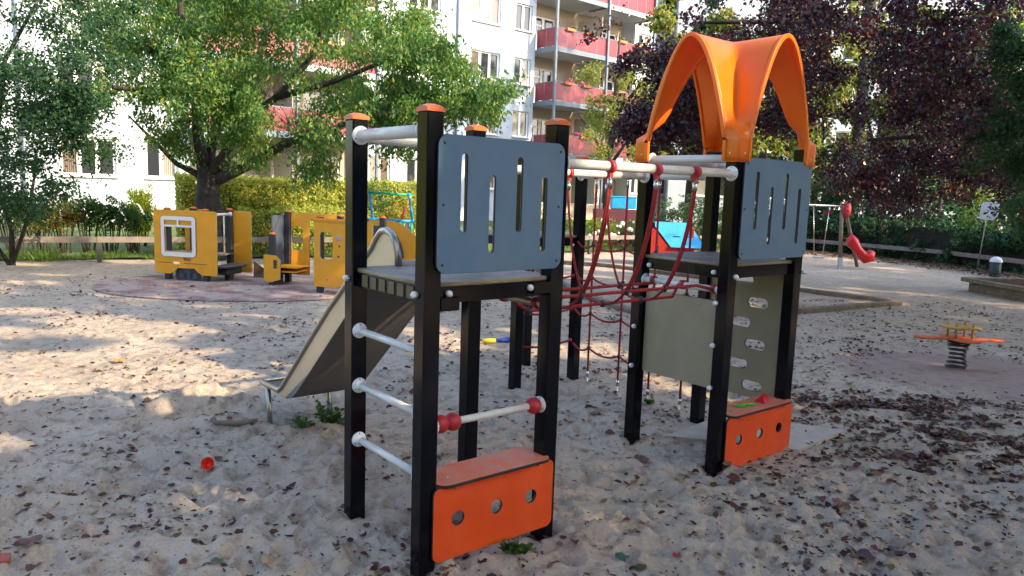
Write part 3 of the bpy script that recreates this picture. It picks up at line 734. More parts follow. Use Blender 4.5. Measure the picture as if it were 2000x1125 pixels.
k = roof.modifiers.new('s', 'SOLIDIFY'); k.thickness = .012; k.offset = 0
full = [(T0+f*(1-T0), z, f) for f, z, k_ in lev]
def rim(fn):
    half = [(f, z) for f, z, k_ in lev]; path = [(f, z, 0) for f, z in half]+[(f, z, 1) for f, z in reversed(half[:-1])]
    n = len(path); vs = []; fs = []
    co_ = [fn(f, z, sd, 0) for f, z, sd in path]
    for i in range(n):
        a_ = Vector(co_[max(0, i-1)]); b_ = Vector(co_[min(n-1, i+1)]); d = (b_-a_).normalized(); out_ = Vector(fn(0, 0, 0, 1)); nr_ = out_.cross(d).normalized()
        if nr_.dot(Vector((0, 0, 1))) < -1e-6 or abs(d.z) > .999 and False: nr_ = -nr_
        c_ = Vector(co_[i])
        for on_, od in ((.009, .012), (.009, -.008), (-.016, -.008), (-.016, .012)): vs.append(c_+nr_*on_+out_*od)
    for i in range(n-1):
        for k2 in range(4): a2 = i*4+k2; b2 = i*4+(k2+1) % 4; fs.append((a2, b2, b2+4, a2+4))
    fs += [(0, 1, 2, 3), tuple((n-1)*4+k2 for k2 in (3, 2, 1, 0))]
    return MB().add(vs, fs, True).build('roof_rim', M['roof'], roof, bevel=.003)
def rq(f, z, sd, nrm, P):
    if nrm: return (0, -1 if P == p0r else 1, 0)
    x_ = T0+f*(TX-T0); return ((q0r+x_ if sd == 0 else q1r-x_)-o2[0], P-o2[1], z)
def rp(f, z, sd, nrm, Q):
    if nrm: return (-1 if Q == q0r else 1, 0, 0)
    y_ = T0+f*(TY-T0); return (Q-o2[0], (p0r+y_ if sd == 0 else p1r-y_)-o2[1], z)
for P in (p0r, p1r): rim(lambda f, z, sd, nrm, P=P: rq(f, z, sd, nrm, P))
for Q in (q0r, q1r): rim(lambda f, z, sd, nrm, Q=Q: rp(f, z, sd, nrm, Q))
for q, p, sx, sy in ((Q2, P2_, -1, -1), (Q2+d2, P2_, 1, -1), (Q2, P2_+w2, -1, 1), (Q2+d2, P2_+w2, 1, 1)):
    mb = MB(); h = S/2
    mb.box(q+sx*(h+.007)-o2[0], p+sy*.004-o2[1], 1.855, .012, S+.012, .125)
    mb.box(q-sx*.002-o2[0], p+sy*(h+.007)-o2[1], 1.855, S+.002, .012, .125)
    ft = mb.build('roof_foot', M['roof'], roof, bevel=.004)
    for (bq, bp, dx, dy) in ((q+sx*(h+.0185), p, sx, 0), (q, p+sy*(h+.0185), 0, sy)):
        mb = MB(); bolt(mb, bq, bp, 1.84, o2, (dx, dy)); mb.build('bolt', M['ballw'], ft)

# ---- low tower behind
Q3, P3 = 2.13, 2.035; w3 = d3 = .64; o3 = (Q3, P3)
x, y = W(Q3, P3)
T3 = empty('play_tower', (x, y, 0), YAW, 'black posted play tower behind the red climbing net, partly hidden', 'play tower')
for q, p in ((Q3, P3), (Q3+d3, P3), (Q3, P3+w3), (Q3+d3, P3+w3)): post_obj(T3, q, p, 1.865, off=o3)
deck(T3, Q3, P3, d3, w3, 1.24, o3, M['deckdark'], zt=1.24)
rail(T3, (Q3, P3+S/2, 1.79), (Q3, P3+w3-S/2, 1.79), .024, off=o3, fl=.042)
ball(T3, Q3+d3-.09, P3-.01, 1.16, o3, (0, -1))
ls = MB()
for z in (.35, .62, .90):
    ls.tube([(S/2, 0, z), (d3/2, .0, z-.035), (d3-S/2, 0, z)], .009, 8)
ls.build('rope_rung', M['rope'], T3)
mb = MB()
for z in (.35, .62, .90):
    for q in (S/2+.006, d3-S/2-.006): mb.sphere((q, 0, z), .018, nu=10, nv=8)
mb.build('rope_end', M['red'], T3)

# ---- rope bridge
x, y = W(.70, .3)
BR = empty('rope_bridge', (x, y, 0), YAW, 'red rope net bridge slung from two white rails between the towers', 'rope bridge')
ob = (.70, .3)
pe = P2_+w2-.02
rn = rail(BR, (d1+S/2, .0, 1.722), (Q2-S/2, .03, 1.728), .0235, off=ob, name='hand_rail', fl=.042)
rf = rail(BR, (d1+S/2, w1, 1.705), (Q2-S/2, pe, 1.708), .0235, off=ob, name='hand_rail', fl=.042)
def rope(pts, r=.0078, sag=0, n=10, parent=BR, off=ob, name='rope'):
    out = []
    for a, b in zip(pts[:-1], pts[1:]):
        a = Vector(a); b = Vector(b)
        for i in range(n):
            t = i/n; v = a.lerp(b, t); v.z -= sag*4*t*(1-t); out.append(v)
    out.append(Vector(pts[-1])); out = [v-Vector((off[0], off[1], 0)) for v in out]
    return MB().tube(out, r, 8).build(name, M['rope'], parent)
qs = [1.0, 1.33, 1.64, 1.92]; zs = 1.085
nodeL = {q: (q, .16, 1.088) for q in [.80]+qs}; nodeR = {q: (q, .50, 1.062) for q in [.80]+qs}; nodeC = {q: (q, .33, 1.0) for q in [.80]+qs}
for pl_, nd in ((.09, nodeL), (.345, nodeC), (.56, nodeR)):
    keys = sorted(nd)
    rope([(d1+.02, pl_, 1.085)]+[nd[k2] for k2 in keys]+[(Q2-.02, pl_+.02, 1.065)], n=4, r=.009)
def cyl(mb, a, b, r): mb.tube([a, b], r, 12)
for q in qs[:3]:
    if q > .8 or True:
        for side, nd, prl in ((0, nodeL, .0), (1, nodeR, .64)):
            rz0 = 1.722 if side == 0 else 1.706
            pr_ = prl if side == 0 else .64
            a = Vector((q, pr_, rz0-.075)); N_ = Vector(nd[q])
            # clamp ring, thimble, ferrule
            c_ = Vector((q-ob[0], pr_-ob[1], rz0))
            cr = MB().tube([c_+Vector((-.012, 0, 0)), c_+Vector((.012, 0, 0))], .031, 18).build('clamp_ring', M['red'], BR)
            f_ = MB(); f_.box(c_.x, c_.y, c_.z-.036, .022, .020, .026); f_.build('clamp_lug', M['red'], cr)
            g = MB(); cyl(g, (c_.x, c_.y, c_.z-.055), (c_.x, c_.y, c_.z-.10), .0125); g.tube([(c_.x, c_.y, c_.z-.04), (c_.x, c_.y, c_.z-.058)], .006, 8); g.build('ferrule', M['brightsteel'], BR)
            for s2 in ((-.009, .009) if side == 0 else (0,)):
                top = Vector((q+s2*.8, pr_, rz0-.095)); 
                mid = top.lerp(N_, .55)+Vector((0, (.02 if side == 0 else -.02), .0)); 
                pts = []
                for i in range(13):
                    t = i/12; mdv = Vector((q+s2, pr_+.22*(N_.y-pr_), top.z+.66*(N_.z-top.z))); v = top*(1-t)**2+mdv*2*t*(1-t)+(N_+Vector((s2, 0, 0)))*t*t
                    pts.append(v-Vector((ob[0], ob[1], 0)))
                MB().tube(pts, .0066, 8).build('rope', M['rope'], BR)
        rope([nodeL[q], (q, .24, 1.02), nodeC[q], (q, .42, 1.01), nodeR[q]], n=4, sag=.004)
for nd in (nodeL, nodeR, nodeC):
    for k2, v in nd.items():
        if k2 < 1.9: MB().sphere((v[0]-ob[0], v[1]-ob[1], v[2]), .017, (1, 1, 1.25), 10, 8).build('rope_connector', M['rubberblk'], BR)

# ---- vertical climbing net
on = (2.717, .7); x, y = W(*on)
NT = empty('climbing_net', (x, y, 0), YAW, 'vertical red rope climbing net anchored in the sand behind the roofed tower', 'climbing net')
qn = 2.722
rail(NT, (qn, P2_+w2+S/2, 1.727), (qn, P3-S/2, 1.727), .0215, off=on, name='hand_rail', fl=.038)
ps = [1.81, 1.47, 1.155, .85]
for p in ps:
    c_ = Vector((qn-on[0], p-on[1], 1.727))
    MB().tube([c_+Vector((0, -.011, 0)), c_+Vector((0, .011, 0))], .028, 16).build('clamp_ring', M['red'], NT)
    g = MB(); cyl(g, (c_.x, c_.y, 1.695), (c_.x, c_.y, 1.64), .0115); g.build('ferrule', M['brightsteel'], NT)
    g = MB(); cyl(g, (c_.x, c_.y, .13), (c_.x, c_.y, .085), .0125); g.tube([(c_.x, c_.y, .09), (c_.x+.004, c_.y, -.05)], .006, 8)
    g.build('ferrule', M['brightsteel'], NT)
    rope([(qn, p, 1.65), (qn, p, .12)], n=2, parent=NT, off=on, r=.0085)
for z in (.325, .615, .91, 1.18):
    rope([(qn, P3-S/2, z+.01)]+[(qn, p, z-.004*i) for i, p in enumerate(ps)]+[(qn, P2_+w2+S/2, z)], n=8, sag=.04, parent=NT, off=on, r=.0085)
for z in (.325, .615, .91, 1.18):
    for i, p in enumerate(ps): MB().sphere((qn-on[0], p-on[1], z-.004*i), .0155, (1, 1, 1.3), 10, 8).build('rope_connector', M['rubberblk'], NT)

# ---- toys on the far counter
def on_counter(q, p): x, y = W(q, p); return Vector((x, y, .336))
c = on_counter(2.33, .055)
t = MB(); t.tube([(-.075, 0, .008), (-.02, 0, .012), (.01, 0, .008)], .0065, 8)
t.add([(.0, -.022, .004), (.05, -.026, .002), (.078, 0, .004), (.05, .026, .002), (.0, .022, .004), (.0, 0, .012), (.05, 0, .001), (.078, 0, .006)], [(0, 1, 6, 5), (5, 6, 3, 4), (1, 2, 6), (6, 2, 3), (0, 5, 6, 1)])
o = t.build('toy_shovel', M['toygreen']); o.location = c; o.rotation_euler = (0, 0, YAW+2.7); k = o.modifiers.new('s', 'SOLIDIFY'); k.thickness = .003
tag(o, 'bright green toy shovel lying on the dusty orange counter', 'toy')
c = on_counter(2.52, .06)
t = MB(); t.add([(-.055, -.035, 0), (.055, -.035, 0), (.06, .035, 0), (-.045, .035, 0), (-.02, -.008, .05), (.02, -.004, .052), (0, .02, .02), (-.03, .02, .02)], [(0, 1, 5, 4), (1, 2, 6, 5), (2, 3, 7, 6), (3, 0, 4, 7), (4, 5, 6, 7), (0, 3, 2, 1)])
o = t.build('toy_mould', M['toyred']); o.location = c+Vector((0, 0, .001)); o.rotation_euler = (0, 0, YAW+.3)
tag(o, 'red plastic sand mould on the counter beside the green shovel', 'toy')
# cup
x, y = gp(405, 915)
t = MB(); t.lathe([(.0, 0), (.024, 0), (.034, .062), (.036, .066), (.033, .066), (.0225, .004), (0, .004)], (0, 0, 0), (0, 0, 1), 28)
o = t.build('toy_cup', M['cupred']); o.location = (x, y+.03, float(gh(x, y))+.026); o.rotation_euler = (R(62), 0, R(12))
tag(o, 'small red cup tipped over on the sand', 'cup')
# toy water pistol tube
a = Vector((*gp(942, 671), .03)); b_ = Vector((*gp(968, 671), .03)); e_ = Vector((*gp(993, 669), .03))
tw = empty('toy_pump', (a.x, a.y, 0), 0, 'yellow and blue toy pump lying in the sand behind the front tower', 'toy')
MB().tube([Vector((0, 0, .03)), b_-Vector((a.x, a.y, 0))], .024, 12).build('barrel', M['pipeyel'], tw)
MB().tube([b_-Vector((a.x, a.y, 0)), (b_+e_)/2-Vector((a.x, a.y, 0)), e_-Vector((a.x, a.y, 0))], [.014, .022, .034], 12).build('handle', M['toyblue'], tw)
# brick corner, buried board
x, y = gp(-8, 1112)
t = MB().box(0, 0, 0, .10, .055, .05); o = t.build('brick', M['brick'], bevel=.005); o.location = (x, y, .03); o.rotation_euler = (.1, .1, .5); tag(o, 'red brick corner at the bottom left edge of the photo', 'brick')
x, y = gp(455, 838)
t = MB(); t.tube([(-.13, 0, .02), (-.1, -.02, .0), (.05, -.01, .0), (.15, .04, .01)], [.02, .018, .02, .012], 8); o = t.build('stick', M['wood']); o.location = (x, y, float(gh(x, y))+.01); tag(o, 'dark stick half buried beside the slide exit', 'stick')

# ================================================================= VEGETATION helpers
def tree_obj(name, base, label, cat='tree', group=None):
    return empty(name, base, 0, label, cat, group)
def curve_pts(a, b, bend, n=6, seed=0):
    rg = random.Random(seed); a = Vector(a); b = Vector(b); L = (b-a).length
    c1 = a.lerp(b, .33)+Vector((rg.uniform(-1, 1), rg.uniform(-1, 1), rg.uniform(-.3, 1)))*bend*L
    c2 = a.lerp(b, .7)+Vector((rg.uniform(-1, 1), rg.uniform(-1, 1), rg.uniform(-.3, .8)))*bend*L
    out = []
    for i in range(n+1):
        t = i/n; out.append(a*(1-t)**3+c1*3*t*(1-t)**2+c2*3*t*t*(1-t)+b*t**3)
    return out
def sunhit(P):
    """where the shadow of points P falls on the ground"""
    k = P[:, 2]/SUN[2]; return P[:, 0]-SUN[0]*k, P[:, 1]-SUN[1]*k
def inpoly(x, y, poly):
    c = np.zeros(len(x), bool); n = len(poly)
    for i in range(n):
        x0, y0 = poly[i]; x1, y1 = poly[(i+1) % n]
        m = ((y0 > y) != (y1 > y)) & (x < (x1-x0)*(y-y0)/(y1-y0+1e-12)+x0); c ^= m
    return c
LIT = [[gp(*q) for q in ((160, 634), (330, 630), (480, 640), (470, 652), (200, 650))], [gp(*q) for q in ((-60, 640), (100, 640), (90, 655), (-60, 655))], [gp(*q) for q in ((-100, 598), (130, 602), (120, 614), (-100, 614))],
       [gp(*q) for q in ((-700, 700), (-300, 690), (0, 684), (200, 682), (330, 674), (450, 690), (540, 735), (500, 765), (440, 800), (360, 848), (200, 862), (-150, 905), (-700, 960))],
       [gp(*q) for q in ((1010, 668), (1230, 670), (1250, 700), (1020, 700))],
       [gp(*q) for q in ((800, 650), (960, 664), (960, 690), (800, 692))],
       [gp(*q) for q in ((-300, 545), (130, 545), (80, 575), (-300, 580))],
       [gp(*q) for q in ((1340, 585), (1500, 590), (1490, 605), (1345, 600))],
       [gp(*q) for q in ((1640, 588), (1790, 590), (1790, 597), (1640, 596))]]
def carve(P):
    """open the crown where the sun reaches the sand and the buildings"""
    x, y = sunhit(P); w = (vnoise(x*2.2, y*2.2, 11)-.5)*.5
    bad = np.zeros(len(P), bool)
    for poly in LIT: bad |= inpoly(x+w, y+w*.6, poly)
    ps = [(-.1, -.06, 1.22), (.75, -.06, 1.22), (.75, -.06, 1.95), (.75, .3, 1.95), (-.1, .3, 1.95), (-.1, .3, 1.22)]
    NL = []
    for q_, p_, z_ in ps:
        wx, wy = W(q_, p_); kz = z_/SUN[2]; NL.append((wx-SUN[0]*kz, wy-SUN[1]*kz))
    cxn = sum(a for a, b in NL)/6; cyn = sum(b for a, b in NL)/6; NL.sort(key=lambda v: math.atan2(v[1]-cyn, v[0]-cxn))
    bad &= ~inpoly(x, y, NL)
    # small random gaps: dappling beyond the near area
    g = vnoise(x*1.1, y*2.6, 21)*.6+vnoise(x*3.1, y*6.1, 23)*.4
    bad |= (g > .70) & (y > 6.2) & ((x < 2.0) | (y > 15))
    return ~bad
def sunny(P):
    """leave the hedge, the cherry crown and the train roofs in the sun"""
    k = carve(P)
    for zt in (1.2, 3.2):
        t = (P[:, 2]-zt)/SUN[2]; x = P[:, 0]-SUN[0]*t; y = P[:, 1]-SUN[1]*t
        m = (t > 0) & (x < -1.2) & (x > -8.5) & (y > 13.6) & (y < 19.5) & (vnoise(x*1.5, y*1.5+P[:, 2], 31) < .74)
        k &= ~m
    return k
def clumps(rg, n, c, r, shell=.55, zmin=None, squash=None):
    out = []
    while len(out) < n:
        v = rg.normal(size=3); v /= np.linalg.norm(v); rad = (shell+(1-shell)*rg.random()**.7) if rg.random() < .75 else rg.random()
        p = np.array(c)+v*np.array(r)*rad
        if zmin is not None and p[2] < zmin: continue
        out.append(p)
    return np.array(out)
def make_tree(name, base, label, trunk, limbs, cl, leafmat, nleaf, lsize, lwidth, clr=.5, droop=.6, seed=1, cat='tree', group=None, filt=None, trunk_r=None, twigs=3, branches=True):
    """trunk: list of (pt, r); limbs: list of lists of (pt, r); cl: clump centres (world)."""
    root = tree_obj(name, base, label, cat, group); rg = np.random.default_rng(seed); B0 = Vector(base)
    mb = MB(); mb.tube([Vector(p)-B0 for p, r in trunk], [r for p, r in trunk], 14)
    nodes = []
    for lb in limbs:
        mb.tube([Vector(p)-B0 for p, r in lb], [r for p, r in lb], 9)
        for (a, ra), (b, rb) in zip(lb[:-1], lb[1:]):
            for t in (0, .33, .66, 1): nodes.append((Vector(a).lerp(Vector(b), t), ra+(rb-ra)*t))
    for (a, ra), (b, rb) in zip(trunk[len(trunk)//2:-1], trunk[len(trunk)//2+1:]): nodes.append((Vector(b), rb))
    npos = np.array([n[0][:] for n in nodes]); LP = []; LD = []
    br = MB(); per = max(1, nleaf//len(cl)//twigs)
    for ci, c in enumerate(cl):
        dd = np.linalg.norm(npos-c, axis=1)+np.maximum(0, npos[:, 2]-c[2])*.5
        k = int(np.argmin(dd)); a, ra = nodes[k]
        if branches: br.tube(curve_pts(a, c, .12, 5, seed*1000+ci), [min(ra*.6, .035), .022, .016, .012, .008, .005], 5)
        for t in range(twigs):
            d = rg.normal(size=3); d[2] = d[2]*.5-.15; d /= np.linalg.norm(d)
            e = c+d*clr*rg.uniform(.6, 1.3)
            s = c+(rg.normal(size=3))*clr*.25
            if branches: br.tube([Vector(c), Vector((c+e)/2+np.array([0, 0, .05])), Vector(e)], [.006, .004, .002], 3)
            u = rg.random(per)[:, None]
            p = s*(1-u)+e*u+rg.normal(size=(per, 3))*clr*.22
            LP.append(p); o = d[None, :]*.6+rg.normal(size=(per, 3))*.6; o[:, 2] -= droop; LD.append(o)
    mb.v += []; tr = mb.build('trunk', M['bark'], root)
    if branches: bo = br.build('branches', M['twig'], root)
    LP = np.concatenate(LP); LD = np.concatenate(LD)
    if filt is not None:
        k = filt(LP); LP = LP[k]; LD = LD[k]
    k = LP[:, 2] > .02; LP = LP[k]; LD = LD[k]
    sz = lsize*rg.uniform(.6, 1.25, len(LP))
    lf = leaf_mesh('crown', LP-np.array(base), sz, sz*lwidth, LD, leafmat, .5, seed=seed+9); lf.parent = root
    return root
def shrub(name, base, r, h, n, leafmat, lsize, lwidth, label, cat='shrub', stems=9, seed=1, group=None, z0=.0, upright=.3, shell=.45):
    root = tree_obj(name, base, label, cat, group); rg = np.random.default_rng(seed); st = MB(); B0 = np.array(base)
    rad = np.array([r[0], r[1], (h-z0)/2])
    v = rg.normal(size=(n, 3)); v /= np.linalg.norm(v, axis=1)[:, None]
    rr = (shell+(1-shell)*rg.random(n))[:, None]
    bump = 1+.32*(vnoise(v[:, 0]*2.3+seed, v[:, 1]*2.3+v[:, 2]*2, seed)-.5)[:, None]*2
    P = v*rr*bump*rad; P[:, 2] += z0+(h-z0)/2
    P += rg.normal(size=(n, 3))*.03
    # clumping: pull toward random attractors
    na_ = max(6, n//90); A = P[rg.integers(0, n, na_)]
    idx = np.argmin(((P[:, None, :]-A[None, :, :])**2).sum(2) if n*na_ < 4e6 else rg.random((n, na_)), axis=1)
    P = P*.72+A[idx]*.28
    D = rg.normal(size=(n, 3)); D[:, 2] += upright; sz = lsize*rg.uniform(.6, 1.25, n)
    k = P[:, 2] > .01; P, D, sz = P[k], D[k], sz[k]
    lf = leaf_mesh('foliage', P, sz, sz*lwidth, D, leafmat, .5, seed=seed+1); lf.parent = root
    for i in range(stems):
        a = rg.random()*6.28; q = rg.random()**.5*.5
        tip = (math.cos(a)*r[0]*q*1.5, math.sin(a)*r[1]*q*1.5, z0+(h-z0)*rg.uniform(.5, .85))
        st.tube(curve_pts((math.cos(a)*r[0]*q*.5, math.sin(a)*r[1]*q*.5, -.03), tip, .06, 4, seed*77+i), [.014, .012, .009, .007, .004], 5)
    if stems: st.build('stems', M['twig'], root)
    return root
def hedge(name, a, b, width, h, n, leafmat, lsize, label, seed=1, z0=0, amp=.06, core=None):
    a = np.array(a); b = np.array(b); L = np.linalg.norm(b-a); u = (b-a)/L; v = np.array([-u[1], u[0]]); rg = np.random.default_rng(seed)
    root = empty(name, (float(a[0]), float(a[1]), 0), math.atan2(u[1], u[0]), label, 'hedge')
    core = MB().box(L/2, 0, (h+z0)/2-.06, L-.2, width-.24, h-z0-.2).build('hedge_core', core or M['hedgecore'], root)
    face = rg.random(n); s = rg.random(n)*L; t = (rg.random(n)-.5)*width; z = z0+rg.random(n)*(h-z0)
    fr = face < .52; tp = face > .80
    t[fr] = -width/2; bk = (face >= .52) & (face < .62); t[bk] = width/2
    en = (face >= .62) & (face <= .70); s[en] = rg.choice([0, L], en.sum())
    z[tp] = h
    dep = rg.random(n)**1.7*.16
    lump = (vnoise(s*2.2, z*3+t*3, seed)-.5)*amp*2+(vnoise(s*7, z*8+t*7, seed+3)-.5)*amp
    t2 = np.where(fr, t+dep-lump, t); z2 = np.where(tp, z-dep+lump, z); s2 = np.where(en, s+np.where(s > 1, -dep, dep), s)
    P = np.stack([s2, t2, z2], 1)+rg.normal(size=(n, 3))*.012; D = rg.normal(size=(n, 3)); D[:, 2] += .5
    sz = lsize*rg.uniform(.6, 1.3, n)
    k = P[:, 2] > .02; P, D, sz = P[k], D[k], sz[k]
    lf = leaf_mesh('foliage', P, sz, sz*.6, D, leafmat, .5, seed=seed+1); lf.parent = root
    return root

# ================================================================= YELLOW TRAIN
def frame_obj(px, py, rz, name, label, cat, group=None):
    x, y = gp(px, py); return empty(name, (x, y, 0), rz, label, cat, group)
def lpost(parent, x, y, h, s=.085, cap=True, m=None):
    o = MB().box(0, 0, (h-.1)/2, s, s, h+.1).build('post', m or M['anthra'], parent, bevel=.005); o.location = (x, y, 0)
    if cap:
        c = MB().lathe([(0, .03), (.03, .027), (.05, .015), (.055, 0), (0, 0)], (0, 0, h), (0, 0, 1), 16).build('post_cap', M['cap'], o)
    return o
TR = R(-12.6)
c1 = frame_obj(330, 545, TR, 'play_train_car', 'yellow play train car with white framed window and black wheels', 'play train')
c1g = 'yellow play train cars'; c1['group'] = c1g
for x, y in ((0, 0), (.68, 0), (0, .64), (.68, .64)): lpost(c1, x, y, 1.11)
out = rrect(-.20, .10, .915, 1.105, .045, 5)
out = [(x, z) for x, z in out]
# underside notch for the wheels
def notch(pts, x0, x1, zb, zt):
    r = []
    for i, (x, z) in enumerate(pts): r.append((x, z))
    # insert between bottom-left and bottom-right corner points
    idx = max(i for i, (x, z) in enumerate(r) if x < 0 and z < zb+.06)
    r = r[:idx+1]+[(x0-.09, zb), (x0, zb+.05), (x0+.05, zt), (x1-.05, zt), (x1, zb+.05), (x1+.09, zb)]+r[idx+1:]
    return r
out = notch(out, .17, .56, .10, .20)
holes = [rrect(.01, .46, .49, .84, .02, 3), rrect(.32, .315, .45, .355, .019, 4), rrect(.12, .255, .25, .295, .019, 4)]
fp = panel('side_panel', out, holes, .018, M['yellow'], c1, 'p', -.055, edge=mat_edge)
panel('window_frame', rrect(-.065, .375, .555, 1.01, .06, 5), [rrect(.0, .45, .485, .84, .012, 3), rrect(.0, .875, .225, .945, .008, 2), rrect(.26, .875, .485, .945, .008, 2)], .014, M['ballw'], c1, 'p', -.073)
mb = MB(); mb.box(-.02, -.066, .275, .23, .003, .006); mb.box(.53, -.066, .275, .42, .003, .006); mb.build('groove', M['edge'], c1)
bg = panel('bogie', rrect(.14, -.01, .60, .19, .05, 4), [], .012, M['slate'], c1, 'p', -.02)
for cx in (.25, .49):
    for r_ in (.085, .055): MB().tube([(cx+r_*math.cos(t), -.03, .08+r_*math.sin(t)) for t in np.linspace(0, 2*math.pi, 25)], .007, 6).build('wheel_ring', M['anthra'], bg)
panel('side_panel', rrect(.60, .09, 1.04, 1.10, .045, 5), [], .018, M['yellow'], c1, 'p', .70, edge=mat_edge)
panel('side_panel', rrect(-.2, .09, .22, 1.10, .045, 5), [], .018, M['yellow'], c1, 'p', .70, edge=mat_edge)
rail(c1, (.72, -.02, 1.045), (.72, .60, 1.045), .022, fl=.035, screws=False)
rail(c1, (.60, .60, .38), (.60, .60, 1.05), .013, fl=0)
MB().box(.30, .32, .405, .95, .60, .02).build('floor_board', M['deckdark'], c1)
panel('step_seat', [(.76, -.02), (.80, -.05), (1.0, -.02), (1.08, .12), (1.10, .40), (1.04, .56), (.76, .60)], [], .03, M['deckdark'], c1, 'z', .235)
MB().box(.90, .28, .16, .22, .42, .11).build('step_base', M['rubberblk'], c1, bevel=.03)
MB().box(.86, .32, .05, .09, .09, .2).build('step_post', M['anthra'], c1)
sl = panel('slide_chute', [(0, 0), (.34, .0), (.34, .03), (.12, .20), (0, .27)], [], .02, M['steel'], c1, 'p', 0); sl.location = (1.0, .82, .0)

c2 = frame_obj(563, 551, TR, 'play_train_car', 'low yellow play train bench with grey slanted wall and twin boards', 'play train', c1g)
lpost(c2, 0, 0, 1.12); lpost(c2, -.03, -.42, .79)
panel('side_panel', [(.045, .13), (.36, .13), (.365, 1.0), (.40, 1.03), (1.05, 1.03), (1.05, 1.115), (.045, 1.115)], [rrect(.05, .52, .25, .90, .05, 4)], .018, M['yellow'], c2, 'p', .03, edge=mat_edge)
panel('end_panel', [(-.36, 0), (-.045, 0), (-.045, 1.10), (-.10, 1.10), (-.36, .80)], [], .018, M['slate'], c2, 'q', -.05).location = (0, -.03, 0)
MB().box(-.06, -.2, .60, .02, .36, .95).build('back_panel', M['slate'], c2)
panel('bench_end', [(-.14, .07), (-.03, .05), (.14, .10), (.14, .40), (.06, .47), (-.14, .48)], [rrect(.02, .27, .09, .40, .01, 2)], .02, M['yellow'], c2, 'p', -.48, edge=mat_edge)
for z, l in ((.285, .42), (.215, .36)): MB().box(.16, -.20, z, l, .42, .018).build('bench_board', M['yellow'], c2)

c3 = frame_obj(623, 572, TR, 'play_train_car', 'tall yellow play train car with rounded window behind the slide', 'play train', c1g)
for x, y in ((.0, 0.04), (.70, .04), (.0, .70), (.70, .70)): lpost(c3, x, y, 1.10)
panel('side_panel', [(-.065, .10), (.30, .09), (.40, .14), (.52, .22), (.85, .22), (.85, 1.03), (.80, 1.08), (-.065, 1.10)], [rrect(.03, .50, .23, .90, .06, 5), circ(.335, .70, .016, 10), circ(.32, .55, .016, 10), circ(.21, .49, .014, 10), circ(.14, .20, .016, 10)], .02, M['yellow'], c3, 'p', -.02, edge=mat_edge)
MB().box(.35, -.035, 1.065, .80, .02, .018).build('top_ledge', M['yellow'], c3)
MB().box(.33, -.034, .82, .065, .006, .07).build('emblem_plate', M['slab'], c3, bevel=.004)
panel('rounded_panel', [(-.05, .12), (1.02, .12)]+[(.45+.57*math.cos(t), .42+.62*math.sin(t)) for t in np.linspace(0, math.pi/2, 12)]+[(-.05, 1.04)], [rrect(.10, .5, .35, .85, .05, 4)], .02, M['yellow'], c3, 'p', 1.25, edge=mat_edge).location = (.12, 0, 0)
panel('silver_panel', [(-.05, .45)]+[(.30+.42*math.cos(t), .45+.5*math.sin(t)) for t in np.linspace(0, math.pi/2, 10)]+[(-.05, .95)], [], .012, M['slate'], c3, 'p', 1.22).location = (.12, 0, 0)
mb = MB()
for dx, w_ in ((.20, .03), (.255, .02), (.285, .02), (.315, .012), (.335, .02)): mb.box(dx+.12, 1.208, .85, w_*.7, .003, .022)

# colourful pipe climber
cl = empty('pipe_climber', (-2.4, 14.3, 0), 0, 'small climber of green, blue, red and yellow plastic pipes', 'climbing frame')
def pipe(name, pts, m, r=.024):
    mb = MB(); mb.tube(pts, r, 10)
    for p in pts: mb.sphere(p, r*1.25, nu=10, nv=6)
    return mb.build(name, m, cl)
pipe('top_pipe', [(-.36, 0, 1.45), (.02, 0, 1.44), (.37, 0, 1.43)], M['green'])
for x0, x1 in ((-.37, -.30), (.38, .46)): pipe('side_pipe', [(x0, 0, 1.44), ((x0+x1)/2, 0, 1.2), (x1, 0, .95)], M['pipeblue'])
pipe('mid_pipe', [(-.5, .0, .955), (-.28, .0, .95), (.1, .0, .935), (.46, 0, .93)], M['pipeblue'], .028)
pipe('back_pipe', [(.36, .5, 1.44), (.25, .5, 1.2)], M['pipeyel']); pipe('back_pipe', [(.25, .5, 1.2), (.17, .5, .93)], M['pipered'])
pipe('cross_pipe', [(.37, 0, 1.43), (.36, .5, 1.44)], M['green']); pipe('cross_pipe', [(-.36, 0, 1.45), (-.36, .5, 1.44)], M['pipeblue'])
for x, y in ((.22, .0), (.44, 0), (-.3, 0), (.22, .5), (-.3, .5)): pipe('upright', [(x, y, .60), (x, y, .93)], M['green'])
pipe('upright', [(.36, .2, .62), (.36, .2, .93)], M['toyblue'])
for x in (.10, .19, .30): pipe('slat', [(x, 0, .57), (x+.03, 0, .25)], M['pipeyel'], .028)
pipe('slat', [(.38, 0, .55), (.38, 0, .26)], M['pipeyel']); pipe('slat', [(.42, 0, .52), (.75, 0, .25)], M['pipeyel']); pipe('slat', [(.42, .2, .44), (.75, .2, .2)], M['pipeyel'])
pipe('deck_pipe', [(.0, 0, .60), (.40, 0, .60)], M['pipered'], .032); pipe('deck_pipe', [(.0, .3, .66), (.40, .3, .66)], M['pipered'], .032)
for x, y in ((.28, 0), (.46, 0), (.28, .4), (-.3, 0), (-.3, .5)): pipe('leg', [(x, y, .01), (x, y, .26)], M['green'])
pipe('base_pipe', [(.28, 0, .26), (.46, 0, .26)], M['green'], .02)

